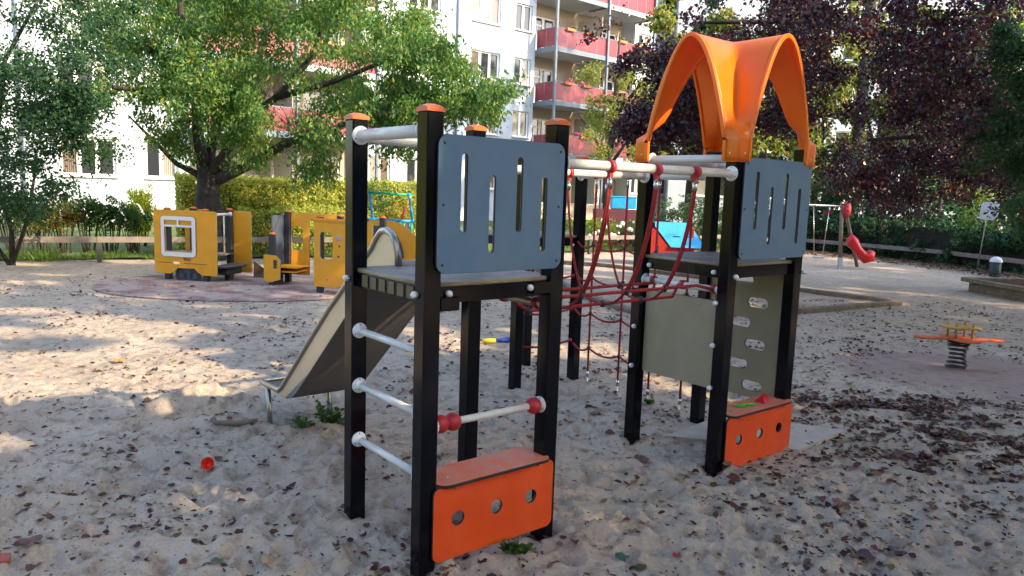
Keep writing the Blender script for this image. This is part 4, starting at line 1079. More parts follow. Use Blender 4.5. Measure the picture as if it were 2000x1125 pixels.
# playhouse
hx, hy = 3.45, 16.9
ph = empty('playhouse', (hx, hy, 0), R(-8), 'small red playhouse with a bright blue sloping roof', 'playhouse')
mb = MB(); mb.box(0, .02, .22, 1.15, .05, .50); mb.box(0, .75, .22, 1.15, .05, .5); mb.box(-.58, .38, .42, .05, .70, .9); mb.box(.58, .38, .42, .05, .70, .9); mb.build('wall', M['housered'], ph, bevel=.01)
panel('roof', [(-.32, -.02), (.52, -.02), (.82, .55), (.74, .63), (.10, .66), (-.36, .15)] and [(-.45, .62), (-.62, .52), (-.62, .48)] and [(-.02, .0), (.62, .0), (.70, .06), (.40, .74), (-.38, .74), (-.38, .60)], [rrect(.02, .30, .18, .325, .01, 2), rrect(.34, .30, .50, .325, .01, 2)], .02, M['roofblue'], ph, 'z', 0).matrix_local = Matrix.Translation((.12, -.18, .43)) @ Matrix.Rotation(R(47), 4, 'X')
panel('roof_back', rrect(-.45, 0, .55, .72, .05, 3), [], .02, M['slate'], ph, 'z', 0).matrix_local = Matrix.Translation((.0, .88, .43)) @ Matrix.Rotation(R(133), 4, 'X')
panel('front_wall', [(-.55, .0), (.62, 0), (.62, .42), (.34, .44), (.02, .46), (-.30, .86), (-.55, .6)], [circ(-.42, .2, .02, 8)], .02, M['housered'], ph, 'p', -.12)
for x, y in ((-.2, -.1), (.3, -.1)): lpost(ph, x, y, .46, .07, cap=False)

# springer
sx, sy = gp(1867, 720)
sp = empty('spring_rider', (sx, sy, 0), R(4), 'orange plus-shaped spring rider on a black coil', 'spring rider')
pts = []; N = 150
for i in range(N+1):
    t = i/N; a = 2*math.pi*6.2*t; r_ = .078+.012*math.cos(2*math.pi*t)
    pts.append((r_*math.cos(a), r_*math.sin(a), .005+.262*t))
MB().tube(pts, .011, 8).build('spring', M['rubberblk'], sp)
MB().lathe([(0, .0), (.10, .0), (.10, .012), (0, .014)], (0, 0, .262), (0, 0, 1), 20).build('spring_plate', M['rubberblk'], sp)
o_ = [(-.46, .02), (-.42, -.05), (-.30, -.055), (-.28, -.04), (-.13, -.045), (-.10, -.17), (-.04, -.20), (.04, -.20), (.10, -.17), (.13, -.045), (.28, -.04), (.30, -.055), (.42, -.05), (.46, 0), (.42, .05), (.30, .055), (.28, .04), (.13, .045), (.10, .17), (.04, .2), (-.04, .2), (-.10, .17), (-.13, .045), (-.28, .04), (-.30, .055), (-.42, .055)]
pb = panel('seat_plate', o_, [], .022, M['springer'], sp, 'z', .30, edge=M['springer']); pb.rotation_euler = (0, R(1.2), 0)
t_ = [(-.17, .0), (-.15, -.09), (.15, -.09), (.17, 0), (.15, .09), (-.15, .09)]
panel('handle_plate', rrect(-.17, -.10, .17, .10, .06, 5), [], .018, M['springyel'], sp, 'z', .415, edge=M['springyel'])
for x in (-.085, .085):
    for y in (-.06, .06): MB().tube([(x, y, .31), (x, y, .445), (x, y, .468)], [.012, .010, .005], 8).build('peg', M['springyel'], sp)

# swing set with red pod
sw = empty('swing', (7.9, 18.1, 0), 0, 'wooden swing frame with a red curved pod and hanging seat', 'swing')
mb = MB(); mb.tube([(.02, .15, 1.56), (-.10, -.3, .22)], .045, 12); mb.build('leg', M['wood'], sw)
mb = MB(); mb.box(-.13, -.38, .1, .09, .09, .30); mb.build('leg_shoe', M['slab'], sw)
mb = MB(); mb.tube([(.10, .15, 1.45), (.62, .35, .0)], .042, 12); mb.build('leg', M['wood'], sw)
mb = MB(); mb.tube([(.05, .1, 1.46), (-2.4, .45, 1.47)], .028, 12); mb.build('crossbar', M['brightsteel'], sw)
mb = MB(); mb.tube([(-2.36, .4, 1.5), (-2.5, -.05, 0)], .045, 12); mb.build('leg', M['wood'], sw)
mb = MB(); mb.tube([(-2.36, .4, 1.5), (-2.3, .95, 0)], .045, 12); mb.build('leg', M['wood'], sw)
mb = MB(); mb.sphere((.09, .0, 1.38), .13, (.8, .5, 1.65)); mb.build('hinge_cover', M['red'], sw)
for x0, x1 in ((-.64, -.56), (-.25, -.36)):
    MB().tube([(x0, .2, 1.46), (x1, .1, .22)], .010, 6).build('chain', M['brightsteel'], sw)
MB().box(-.46, .1, .21, .24, .14, .025).build('swing_seat', M['slab'], sw, bevel=.008)
mb = MB(); mb.tube([(.05, -.25, .66), (.12, -.25, .67), (.20, -.25, .60), (.32, -.25, .46), (.42, -.25, .34), (.52, -.25, .27), (.62, -.25, .30), (.70, -.25, .42)], [.07, .15, .14, .10, .11, .15, .16, .06], 14)
M['podred'] = mat('pod_red', (.62, .012, .015), rough=.35, var=.05); mb.build('swing_pod', M['podred'], sw)
MB().box(-.28, .2, 1.30, .20, .04, .10).build('hanger_plate', M['redglass'], sw)

# sign seen from behind, bin, planter box
sg = empty('signpost', (*gp(1907, 530), 0), R(-8), 'white notice board on a thin leaning grey pole', 'sign')
MB().tube([(0, 0, -.1), (.10, 0, 1.30), (.16, 0, 1.72)], .018, 10).build('pole', M['brightsteel'], sg)
panel('board', [(-.10, 1.27), (.22, 1.25), (.32, 1.36), (.34, 1.66), (.30, 1.70), (-.04, 1.68), (-.08, 1.62)], [], .012, M['plaster'], sg, 'p', -.035)
bn = empty('litter_bin', (11.0, 17.0, 0), 0, 'dark green litter bin with white lid by the fence', 'bin')
MB().lathe([(0, 0), (.11, 0), (.12, .05), (.12, .33), (0, .33)], (0, 0, 0), (0, 0, 1), 20).build('bin_body', M['bin'], bn)
MB().lathe([(.13, .33), (.13, .36), (.10, .42), (.04, .45), (0, .455)], (0, 0, 0), (0, 0, 1), 20).build('bin_lid', M['ballw'], bn)
bx = empty('planter_box', (9.5, 13.2, 0), R(8), 'raised wooden planter box at the right edge', 'planter')
a0 = gp(1934, 548, .25)
mb = MB(); x0, y0 = a0[0]-9.5, a0[1]-13.2
mb = MB()
for (ax, ay, bx_, by_) in ((-.9, -.62, 1.6, -.62), (-.9, .9, 1.6, .9), (-.9, -.62, -.9, .9), (1.6, -.62, 1.6, .9)):
    mb.bar((ax, ay, .215), (bx_, by_, .215), .16, .07)
mb.build('top_board', M['wood'], bx, bevel=.006)
mb = MB()
for (ax, ay, bx_, by_) in ((-.82, -.55, 1.52, -.55), (-.82, .83, 1.52, .83), (-.82, -.55, -.82, .83), (1.52, -.55, 1.52, .83)):
    mb.bar((ax, ay, .09), (bx_, by_, .09), .06, .18)
mb.build('side_board', M['wood'], bx)
MB().box(.35, .14, .07, 2.3, 1.3, .1).build('soil', M['soil'], bx)

# sandbox beams
SB = [(6.13, 11.7), (4.14, 10.5), (1.75, 9.55), (1.05, 11.4), (.2, 16.9), (2.0, 16.25), (5.04, 12.92)]
sbx = empty('sandbox_frame', (3.4, 12.5, 0), 0, 'low weathered timber frame around the sandpit', 'sandbox')
for i in range(len(SB)):
    a = SB[i]; b = SB[(i+1) % len(SB)]
    o = MB().bar((a[0]-3.4, a[1]-12.5, .0), (b[0]-3.4, b[1]-12.5, .0), .12, .14).build('beam', M['wood'], sbx, bevel=.012)

# fence
def fence(pts, label, n0=1.9, zc=.425):
    root = empty('rail_fence', (*pts[0], 0), 0, label, 'fence')
    ox, oy = pts[0]; posts = []
    for a, b in zip(pts[:-1], pts[1:]):
        a = np.array(a); b = np.array(b); L = np.linalg.norm(b-a); k = max(1, round(L/n0)); u = (b-a)/L
        for i in range(k):
            s = a+u*(L*i/k); e = a+u*(L*(i+1)/k-.006)
            MB().bar((s[0]-ox, s[1]-oy, zc), (e[0]-ox, e[1]-oy, zc), .035, .11).build('rail_board', M['fencewood'], root, bevel=.004)
            o = MB().box(0, 0, zc-.285, .075, .075, .48).build('post', M['fencepost'], root); o.location = (s[0]-ox-u[1]*-.045, s[1]-oy+u[0]*.045, 0); o.rotation_euler = (0, 0, math.atan2(u[1], u[0]))
    return root
fence([(-14.5, 10.3), (-7.68, 13.73), (-3.51, 15.85), (1.96, 19.4), (7.4, 22.9)], 'long low grey board fence behind the yellow train')
fence([(7.5, 22.95), (9.1, 23.4), (10.35, 21.6), (11.42, 19.9), (11.9, 17.1), (13.8, 12)], 'low board fence running behind the bin and signpost at right', zc=.33)

# ================================================================= LAWN beyond the fence
def lawn_mat():
    m, nt, b, out = new_mat('lawn')
    n1 = noise(nt, 3, 6, .7); n2 = noise(nt, 60, 4, .7)
    r1 = ramp(nt, [(.35, (.07, .11, .02)), (.55, (.10, .17, .03)), (.68, (.15, .13, .07))]); nt.links.new(n1.outputs[0], r1.inputs[0])
    r2 = ramp(nt, [(.3, (.5, .5, .5)), (.7, (1, 1, 1))]); nt.links.new(n2.outputs[0], r2.inputs[0])
    a = nt.nodes.new('ShaderNodeMix'); a.data_type = 'RGBA'; a.blend_type = 'MULTIPLY'; a.inputs[0].default_value = 1
    nt.links.new(r1.outputs[0], a.inputs[6]); nt.links.new(r2.outputs[0], a.inputs[7]); nt.links.new(a.outputs[2], b.inputs['Base Color']); b.inputs['Roughness'].default_value = 1
    return m
LW = [(-60, -5), (-14.5, 10.8), (-7.7, 14.25), (-3.6, 16.4), (1.9, 20), (7.5, 23.5), (9.3, 23.8), (10.7, 21.8), (11.8, 20.0), (12.3, 17.3), (14.2, 12.3), (60, -20), (90, 90), (-90, 90)]
lw = sheet('lawn', LW, .03, lawn_mat()); tag(lw, 'green lawn and soil strip beyond the low fence', 'lawn')
def near_fence(n, rg):
    FA = np.array([(-10.5, 12.6), (-7.7, 14.0), (-3.6, 16.1), (1.9, 19.7), (7.5, 23.2)])
    seg = rg.integers(0, 4, n); t = rg.random(n)[:, None]; p = FA[seg]*(1-t)+FA[seg+1]*t
    p[:, 1] += rg.random(n)**1.5*1.8-.15; return p
rg = np.random.default_rng(12)
p = near_fence(9000, rg); kk = vnoise(p[:, 0]*1.5, p[:, 1]*1.5, 4) > .3; p = p[kk]
sz = rg.uniform(.05, .13, len(p)); P = np.column_stack([p, .03+sz*.4]); D = rg.normal(size=(len(p), 3))*.35; D[:, 2] += 1
g_ = leaf_mesh('grass', P, sz, sz*.16, D, LM['grass'], .3, seed=77); tag(g_, 'short grass and weeds along the foot of the fence', 'grass', kind='stuff')
# grass tuft at the far left fence, weeds in the sand
def tuft(name, px, py, n, L, wd, spread, m, label, seed=1, cat='plant', leafy=0):
    x, y = gp(px, py); rg = np.random.default_rng(seed)
    P = np.column_stack([rg.normal(size=(n, 2))*spread, rg.random(n)*L*.35]); D = np.column_stack([P[:, :2]/spread*.5+rg.normal(size=(n, 2))*.3, np.ones(n)])
    P[:, :2] += D[:, :2]*L*.3; P[:, 2] += L*.25
    sz = L*rg.uniform(.5, 1.1, n); o = leaf_mesh(name, P, sz, sz*wd, D, m, .6, seed=seed); o.location = (x, y, float(gh(x, y)))
    return tag(o, label, cat)
tuft('grass_tuft', 90, 512, 220, .32, .05, .14, LM['grass'], 'long bladed grass tuft in front of the fence at far left')
x, y = gp(640, 838)
def weed(px, py, n, r, h, lsize, label, seed, dx=0):
    x, y = gp(px, py); rg = np.random.default_rng(seed); root = empty('weed', (x, y, float(gh(x, y))), 0, label, 'plant')
    st = MB(); P = []; D = []
    for i in range(n):
        a = rg.random()*6.28; tip = np.array([math.cos(a)*r*rg.random(), math.sin(a)*r*rg.random()*.6, h*rg.uniform(.3, 1)])
        c = curve_pts((tip[0]*.2, tip[1]*.2, -.01), tip, .12, 5, seed*50+i); st.tube(c, [.004, .0035, .003, .003, .002, .0015], 5)
        for k in range(7):
            q = np.array(c[rg.integers(2, 6)]); d = rg.normal(size=3); d[2] = abs(d[2])*.3; P.append(q+d/np.linalg.norm(d)*lsize*.5); D.append(d)
    st.build('stems', M['shrubstem'], root); P = np.array(P); D = np.array(D); sz = lsize*rg.uniform(.6, 1.2, len(P))
    lf = leaf_mesh('leaves', P, sz, sz*.6, D, LM['shrub'], .5, seed=seed); lf.parent = root
M['shrubstem'] = mat('weed_stem', (.06, .10, .03), rough=.7)
weed(640, 832, 18, .20, .20, .05, 'leafy green weed growing under the slide exit', 5)
weed(595, 845, 9, .13, .06, .045, 'flat weed in the sand left of the taller slide weed', 8)
weed(1268, 795, 10, .05, .035, .03, 'tiny grass weed by the climbing net anchors', 6)
weed(1002, 1097, 24, .085, .03, .036, 'wilted green leaf heap at the bottom edge in front of the tower', 9)

# ================================================================= BUILDING
BW = np.array([1.15, 1.0]); BW = BW/np.linalg.norm(BW)
b_rz = math.atan2(BW[1], BW[0])
BL = empty('apartment_building', (-43.7, 0, 0), b_rz, 'long white apartment block with red panelled balconies, seen behind the trees', 'building')
# local x = u along the wall, local y = inward (away from viewer), z up
def wall_grid(name, u0, u1, z0, z1, ops, m, parent, y=0.0, rev=.16):
    us = sorted({u0, u1, *[o[0] for o in ops], *[o[1] for o in ops]}); zs = sorted({z0, z1, *[o[2] for o in ops], *[o[3] for o in ops]})
    mb = MB()
    for a, b in zip(us[:-1], us[1:]):
        for c, d in zip(zs[:-1], zs[1:]):
            mu, mz = (a+b)/2, (c+d)/2
            if any(o[0] < mu < o[1] and o[2] < mz < o[3] for o in ops): continue
            mb.add([(a, y, c), (b, y, c), (b, y, d), (a, y, d)], [(0, 1, 2, 3)])
    for a, b, c, d in ops:
        mb.add([(a, y, c), (b, y, c), (b, y, d), (a, y, d), (a, y+rev, c), (b, y+rev, c), (b, y+rev, d), (a, y+rev, d)], [(0, 1, 5, 4), (1, 2, 6, 5), (2, 3, 7, 6), (3, 0, 4, 7)])
    return mb.build(name, m, parent)
WN = [0]
def window(u0, u1, z0, z1, n, parent, y=.13, door=False):
    w = MB(); fw = .07; wd = (u1-u0)/n
    w.box((u0+u1)/2, y, z0+fw/2, u1-u0, .06, fw); w.box((u0+u1)/2, y, z1-fw/2, u1-u0, .06, fw)
    for i in range(n+1):
        ww = fw if i in (0, n) else fw*1.9
        xx = u0+fw/2 if i == 0 else (u1-fw/2 if i == n else u0+i*wd)
        w.box(xx, y+.002, (z0+z1)/2, ww, .056, z1-z0-fw*2)
    o = w.build('window', M['winframe'], parent)
    for i in range(n):
        WN[0] += 1; k = PANES[(WN[0]*7+WN[0]//3) % 4]
        MB().box(u0+(i+.5)*wd, y+.028, (z0+z1)/2, wd-.02, .01, z1-z0-.04).build('pane', k, o)
    MB().box((u0+u1)/2, -.03, z0-.035, u1-u0+.12, .16, .035).build('sill', M['winframe'], o)
    return o
HT = 14.2; FL = [0, 2.64, 5.2, 7.78, 10.4]
def section(ua, ub, win):
    ops = []
    for k in range(5):
        for (a, b, n) in win:
            ops.append((a, b, 1.58+FL[k], 2.84+FL[k]))
    wall_grid('wall', ua, ub, 0, HT, ops, M['plaster'], BL)
    for k in range(5):
        if k == 4: continue
        for (a, b, n) in win: window(a, b, 1.58+FL[k], 2.84+FL[k], n, BL)
section(30.5, 42.1, [(34.2, 35.85, 3), (38.0, 39.66, 3), (40.62, 41.68, 2)])
section(49.15, 58.9, [(49.56, 50.6, 2), (51.46, 53.15, 3), (54.92, 56.65, 3), (57.58, 58.66, 2)])
section(66.45, 76, [(66.8, 67.85, 2), (69.0, 70.7, 3), (72.2, 73.9, 3), (74.6, 75.6, 2)])
for u in (36.92, 54.05, 71.4): MB().tube([(u, -.09, 0), (u, -.09, HT)], .055, 10).build('drainpipe', M['colsteel'], BL)
def balconies(ua, ub):
    rec = .9; um = (ua+ub)/2
    # side walls and back wall of the recess
    mb = MB(); mb.add([(ua, 0, 0), (ua, rec, 0), (ua, rec, HT), (ua, 0, HT)], [(0, 1, 2, 3)]); mb.add([(ub, 0, 0), (ub, rec, 0), (ub, rec, HT), (ub, 0, HT)], [(0, 1, 2, 3)])
    mb.build('recess_wall', M['plaster'], BL)
    ops = []
    for k in range(5):
        for s in (0, 1):
            c = ua+1.35 if s == 0 else ub-1.35
            ops += [(c-.85, c+.85, .86+FL[k], 2.72+FL[k])]
    wall_grid('recess_back_wall', ua, ub, 0, HT, ops, M['beige'], BL, y=rec)
    for k in range(4):
        for s in (0, 1):
            c = ua+1.35 if s == 0 else ub-1.35
            d = MB()
            z0, z1 = .86+FL[k], 2.72+FL[k]
            for x0, x1 in ((c-.85, c-.78), (c-.04, c+.12), (c+.76, c+.85), (c-.42, c-.36)): d.box((x0+x1)/2, rec+.10, (z0+z1)/2-(0 if x1-x0 > .065 else .2), x1-x0, .06, z1-z0-(0 if x1-x0 > .065 else .42))
            d.box(c, rec+.101, z1-.05, 1.6, .05, .08); d.box(c, rec+.101, z0+.06, 1.6, .05, .12); d.box(c-.42, rec+.102, z1-.45, .72, .05, .09)
            o = d.build('balcony_door', M['winframe'], BL)
            for i_, (x0, x1, a, b) in enumerate(((c-.78, c-.06, z1-.41, z1-.09), (c-.78, c-.41, z0+.1, z1-.49), (c-.36, c-.04, z0+.1, z1-.49), (c+.12, c+.76, z0+.1, z1-.09))):
                WN[0] += 1; MB().box((x0+x1)/2, rec+.125, (a+b)/2, x1-x0, .01, b-a).build('pane', PANES[(0, 3, 1, 0)[WN[0] % 4]], o)
    out = 1.35
    for k in range(1, 5):
        z = FL[k]+.68
        for s, (a, b) in enumerate(((ua+.12, um-.05), (um+.05, ub-.12))):
            bl = MB().box((a+b)/2, (-out+rec)/2, z+.06, b-a, out+rec-.02, .12).build('balcony', M['slab'], BL)
            fr = MB(); fr.box((a+b)/2, -out-.02, z+.04, b-a+.04, .05, .24); fr.box(a-.02, -out/2-.02, z+.04, .05, out, .24); fr.box(b+.02, -out/2-.02, z+.04, .05, out, .24)
            fr.build('edge_beam', M['colsteel'] if s == 0 else M['slab'], bl)
            pn = MB(); n = 5; w_ = (b-a)/n
            for i in range(n): pn.box(a+(i+.5)*w_, -out-.02, z+.60, w_-.025, .02, .84)
            for i in range(2): pn.box(a-.02, -out*(i+.5)/2, z+.60, .02, out/2-.03, .84); pn.box(b+.02, -out*(i+.5)/2, z+.60, .02, out/2-.03, .84)
            pn.build('railing_panel', M['redglass'], bl)
            rl = MB(); rl.box((a+b)/2, -out-.02, z+1.04, b-a+.1, .06, .04); rl.box(a-.02, -out/2, z+1.04, .06, out, .04); rl.box(b+.02, -out/2, z+1.04, .06, out, .04)
            for i in range(n+1): rl.box(a+i*w_, -out-.02, z+.6, .025, .035, .86)
            rl.build('handrail', M['colsteel'], bl)
            if k in (2, 3) or ua > 50:
                for j in range(2): MB().box(a+.9+j*1.3+.2*s, -out-.1, z+1.03, .55, .16, .13).build('flower_box', M['planks'], bl)
                fo = MB(); rr = random.Random(k*10+s)
                for j in range(16): fo.sphere((a+.7+rr.random()*1.9, -out-.1+rr.uniform(-.08, .08), z+1.14+rr.random()*.12), rr.uniform(.03, .07), nu=6, nv=4)
                fw_ = fo.build('flowers', M['shrubstem'] if (s or k == 3) else M['pink'], bl); fw_['kind'] = 'stuff'
    for k in range(0, 4):
        z = FL[k]+.8
        dv = MB().box(um, (-out+rec)/2+.1, z+1.1, .04, out+rec-.5, 1.9).build('divider', M['beige'], BL)
    for u in (ua+.08, um, ub-.08):
        MB().box(u, -out-.09, HT/2, .11, .11, HT).build('column', M['colsteel'], BL)
balconies(42.1, 49.15); balconies(58.9, 66.45)
MB().box(53, 4, HT+.15, 47, 9.0, .3).build('roof_slab', M['slab'], BL)
mb = MB(); mb.box(30.45, 4, HT/2, .1, 8, HT); mb.box(76.05, 4, HT/2, .1, 8, HT); mb.box(53.2, 8, HT/2, 45.6, .1, HT); mb.build('gable_wall', M['plaster'], BL)
# second block behind the trees on the right
B2 = empty('apartment_building', (9.0, 44.0, 0), R(-6), 'pale apartment block showing through the copper tree on the right', 'building')
ops = []; wl = []
for k in range(4):
    for u in (1.5, 5.2, 9.0, 13.0, 17.0, 21.0, 25.0, 29.0): ops.append((u, u+1.7, 1.58+FL[k], 2.84+FL[k]))
wall_grid('wall', 0, 38, 0, HT, ops, M['plaster'], B2)
for a, b, c, d in ops: window(a, b, c, d, 2, B2)
mb = MB(); mb.box(-.05, 4.5, HT/2, .1, 9, HT); mb.box(38.05, 4.5, HT/2, .1, 9, HT); mb.box(19, 4, HT+.15, 38.6, 9, .3); mb.build('side_wall', M['plaster'], B2)
# garden things right of centre
mb = MB(); mb.box(0, 0, .55, 1.3, .5, 1.1); o = mb.build('shed_wall', M['darkred']); p_ = at(1200, 430, 23); o.location = (p_.x, 23, 0); tag(o, 'dark red garden wall behind the climbing net', 'wall')
mb = MB(); mb.box(0, 0, 0, .75, .4, .34); mb.box(0, 0, .18, .80, .44, .04); o = mb.build('storage_box', M['pipeblue'], bevel=.02); p_ = at(1218, 378, 23); o.location = (p_.x, 23, 1.30); tag(o, 'blue plastic box on top of the dark red garden wall', 'box')

# ================================================================= HEDGES AND SHRUBS
hedge('hedge', (-7.35, 16.3), (-1.7, 18.9), .9, 1.66, 30000, LM['hedge'], .065, 'tall clipped yellow-green hedge behind the train', seed=3)
hedge('hedge', (-5.9, 16.0), (-2.6, 17.4), .5, .98, 10000, LM['hedge'], .07, 'lower sunlit hedge in front of the tall clipped one', seed=6, amp=.14)
for i, (px, Y, r, h, n, m_, l) in enumerate((
    (125, 15.0, (.55, .35), 1.22, 2400, 'autumn', 'leggy shrub with reddish tips between the maple and the leggy dark shrubs'),
    (28, 14.6, (.6, .4), 1.25, 2600, 'shrub', 'full green shrub at the far left edge behind the fence'),
    (75, 14.8, (.5, .35), 1.1, 2200, 'autumn', 'reddish green shrub at the foot of the far left maple'),
    (170, 15.2, (.45, .35), 1.26, 2400, 'shrub', 'leggy dark shrub right of the red-tipped leggy shrub'),
    (213, 15.3, (.45, .35), 1.22, 2400, 'shrub', 'leggy dark shrub left of the golden conifer'),
    (258, 15.4, (.40, .35), 1.05, 1500, 'shrub', 'leggy shrub directly in front of the golden conifer'))):
    x = at(px, 400, Y).x; shrub('shrub', (x, Y, 0), r, h, n, LM[m_], .06, .5, l, stems=14, seed=20+i, z0=.42, group='leggy shrubs at the fence', shell=.25)
x = at(275, 400, 17).x; shrub('golden_conifer', (x, 17, 0), (.32, .32), 1.40, 4200, LM['yellow'], .07, .35, 'bright golden conifer against the white wall', cat='conifer', seed=31, z0=.15, upright=1.6, stems=3)
x = at(735, 400, 17.5).x; shrub('shrub', (x, 17.3, 0), (.55, .4), 1.75, 2400, LM['shrub'], .06, .5, 'dark rounded shrub behind the pipe climber', seed=33, z0=.2)
x = at(770, 400, 16.6).x; shrub('shrub', (x, 17.0, 0), (.38, .3), 1.3, 1500, LM['autumn'], .055, .5, 'yellowing shrub right of the dark one at the pipe climber', seed=34, z0=.1)
for i, (px, Y, r, h, n, m_, ls, l) in enumerate((
    (1040, 21.5, (1.3, .5), 1.2, 2200, 'shrub', .07, 'low green shrub behind the slotted panel'),
    (1165, 21.5, (.8, .5), .95, 2200, 'pale', .07, 'pale green shrub with white flowers behind the climbing net'),
    (1235, 22.0, (.8, .5), .85, 2000, 'shrub', .07, 'bushy green shrub left of the playhouse roof'),
    (1345, 21.0, (1.1, .6), 1.62, 4500, 'juniper', .08, 'spreading juniper behind the playhouse'),
    (1430, 22.5, (1.1, .6), 1.75, 3000, 'juniper', .08, 'dark juniper hidden partly by the roofed tower'),
    (1590, 24.4, (1.3, .7), 2.5, 4200, 'maple', .12, 'dark green shrub behind the swing frame'),
    (1680, 24.0, (1.3, .7), 3.2, 5200, 'maple', .13, 'tall dark laurel right of the swing'),
    (1760, 23.2, (1.1, .7), 3.0, 4800, 'maple', .13, 'tall dark laurel left of the thin trunk'),
    (1880, 22.2, (1.2, .7), 2.3, 3600, 'maple', .12, 'deep green bush behind the signpost'),
    (1965, 20.8, (1.1, .7), 2.2, 3400, 'pale', .11, 'bright leaved bush behind the litter bin'),
    (2060, 19.2, (1.2, .8), 2.4, 3000, 'maple', .12, 'dark bush at the right edge behind the planter'))):
    x = at(px, 400, Y).x; shrub('shrub', (x, Y, 0), r, h, n, LM[m_], ls, .5, l, seed=40+i, z0=.05)
for i in range(14):
    rr = random.Random(i)
for i, (px, py) in enumerate(((1215, 447), (1228, 455), (1160, 452), (1180, 460))):
    v = at(px, py, 21.2)
mb = MB(); rr = random.Random(3)
for i in range(22):
    v = at(rr.uniform(1145, 1250), rr.uniform(430, 470), 21.05); mb.sphere(tuple(v), rr.uniform(.03, .07), nu=7, nv=5)
o = mb.build('white_flowers', M['whiteflower']); tag(o, 'white blossoms on the pale green shrub behind the net', 'flowers', kind='stuff')

# ================================================================= TREES
def A(px, py, Y): return tuple(at(px, py, Y))
rg = np.random.default_rng(99)
# --- cherry tree (left centre)
cb = (-6.15, 15.0, 0)
trunk = [((-6.15, 15.0, -.1), .36), ((-6.15, 15.0, .25), .30), ((-6.14, 15, .75), .24), ((-6.10, 14.98, 1.0), .27), ((-6.12, 14.95, 1.25), .22), (A(408, 352, 15), .22), (A(402, 325, 15), .16)]
limbs = [[(A(400, 340, 15), .14), (A(385, 250, 15), .10), (A(385, 160, 15), .08), (A(355, 40, 14.8), .06), (A(345, -60, 14.6), .04)],
         [(A(410, 345, 15), .12), (A(440, 300, 14.8), .095), (A(470, 240, 14.6), .08), (A(540, 190, 14.3), .065), (A(610, 110, 14), .05), (A(640, 20, 14), .03)],
         [(A(425, 350, 15), .13), (A(480, 325, 14.6), .10), (A(560, 280, 14.2), .085), (A(650, 253, 13.8), .06), (A(720, 225, 13.4), .045), (A(830, 190, 13), .035), (A(960, 185, 12.8), .015)],
         [(A(395, 345, 15), .08), (A(345, 320, 15), .05), (A(290, 265, 15), .03), (A(250, 225, 15), .015)],
         [(A(385, 200, 15), .10), (A(330, 110, 14.8), .07), (A(250, 80, 14.4), .05), (A(170, 60, 14), .03)],
         [(A(400, 330, 15), .12), (A(430, 230, 15.5), .09), (A(500, 120, 16), .07), (A(540, 20, 16.3), .05)],
         [(A(540, 190, 14.3), .07), (A(650, 160, 14), .05), (A(750, 120, 13.6), .035), (A(850, 110, 13.2), .02)],
         [(A(385, 180, 15), .08), (A(300, 180, 14.4), .06), (A(220, 170, 13.8), .04)]]
cc = []
def pxclumps(n, x0, x1, y0, y1, Y0, Y1, f=None):
    out = []
    while len(out) < n:
        px, py, Y = rg.uniform(x0, x1), rg.uniform(y0, y1), rg.uniform(Y0, Y1)
        if f and not f(px, py): continue
        out.append(np.array(at(px, py, Y)))
    return out
cc += pxclumps(120, 130, 480, -90, 235, 13.2, 16.2, lambda x, y: y < 120+ (x-130)*.35 and not (x < 250 and y > 130))
cc += pxclumps(165, 440, 820, -90, 235, 12.6, 16.2, lambda x, y: rg.random() < .95 and not (x > 700 and y < 20))
cc += pxclumps(46, 780, 900, 50, 235, 12.4, 14.0, lambda x, y: y > (x-780)*.5+30)
cc += pxclumps(16, 900, 985, 165, 215, 12.3, 13.2)
cc += pxclumps(10, 560, 700, 235, 268, 12.8, 14.2); cc += pxclumps(5, 560, 640, 290, 345, 13.5, 14.2); cc += pxclumps(6, 720, 800, 235, 300, 13, 14)
cc += pxclumps(14, 290, 400, 215, 285, 14.3, 15.5)+pxclumps(10, 150, 290, 130, 215, 14, 15)+pxclumps(9, 400, 520, 235, 310, 13.6, 14.6)+pxclumps(22, 330, 500, 100, 235, 12.8, 13.8)
cc += pxclumps(26, 150, 700, -260, -90, 13, 16.5)
cc = [c for c in cc if vnoise(np.array([c[0]*1.9]), np.array([c[2]*2.1]), 61)[0] > .22]
make_tree('cherry_tree', cb, 'spreading cherry tree with long drooping leaves and gnarled trunk behind the train', trunk, limbs, np.array(cc), LM['cherry'], 80000, .098, .44, clr=.42, droop=.95, seed=5)
# --- maple at far left
mbse = (-8.7, 12.9, 0)
trunk = [((-8.7, 12.9, -.1), .05), ((-8.68, 12.9, .6), .04), ((-8.8, 12.8, 1.4), .035), ((-8.7, 12.7, 2.4), .03)]
limbs = [[((-8.7, 12.9, .0), .035), ((-8.3, 12.8, .9), .028), ((-8.0, 12.6, 1.8), .02)], [((-8.75, 12.9, 0), .035), ((-9.3, 12.7, 1.1), .028), ((-9.6, 12.5, 2.2), .02)], [((-8.7, 12.7, 2.3), .045), ((-8.3, 12.4, 3.4), .035), ((-7.6, 12.2, 4.3), .02)], [((-8.7, 12.7, 2.3), .045), ((-9.2, 12.2, 3.6), .03), ((-9.0, 12, 4.8), .02)]]
mc = pxclumps(60, -60, 165, 180, 420, 11.2, 12.8, lambda x, y: x < 190-(y-180)*.35 or y < 200) + pxclumps(26, 60, 235, 110, 310, 11.2, 12.8) + pxclumps(16, -60, 60, 60, 180, 11.2, 12.6) + pxclumps(16, -40, 260, -60, 55, 11.4, 12.8)+pxclumps(10, 100, 260, 40, 130, 11.4, 12.8)
make_tree('maple_tree', mbse, 'dark multi-stemmed maple with fine leaves at the left edge', trunk, limbs, np.array(mc), LM['maple'], 26000, .068, .62, clr=.36, droop=.5, seed=6)
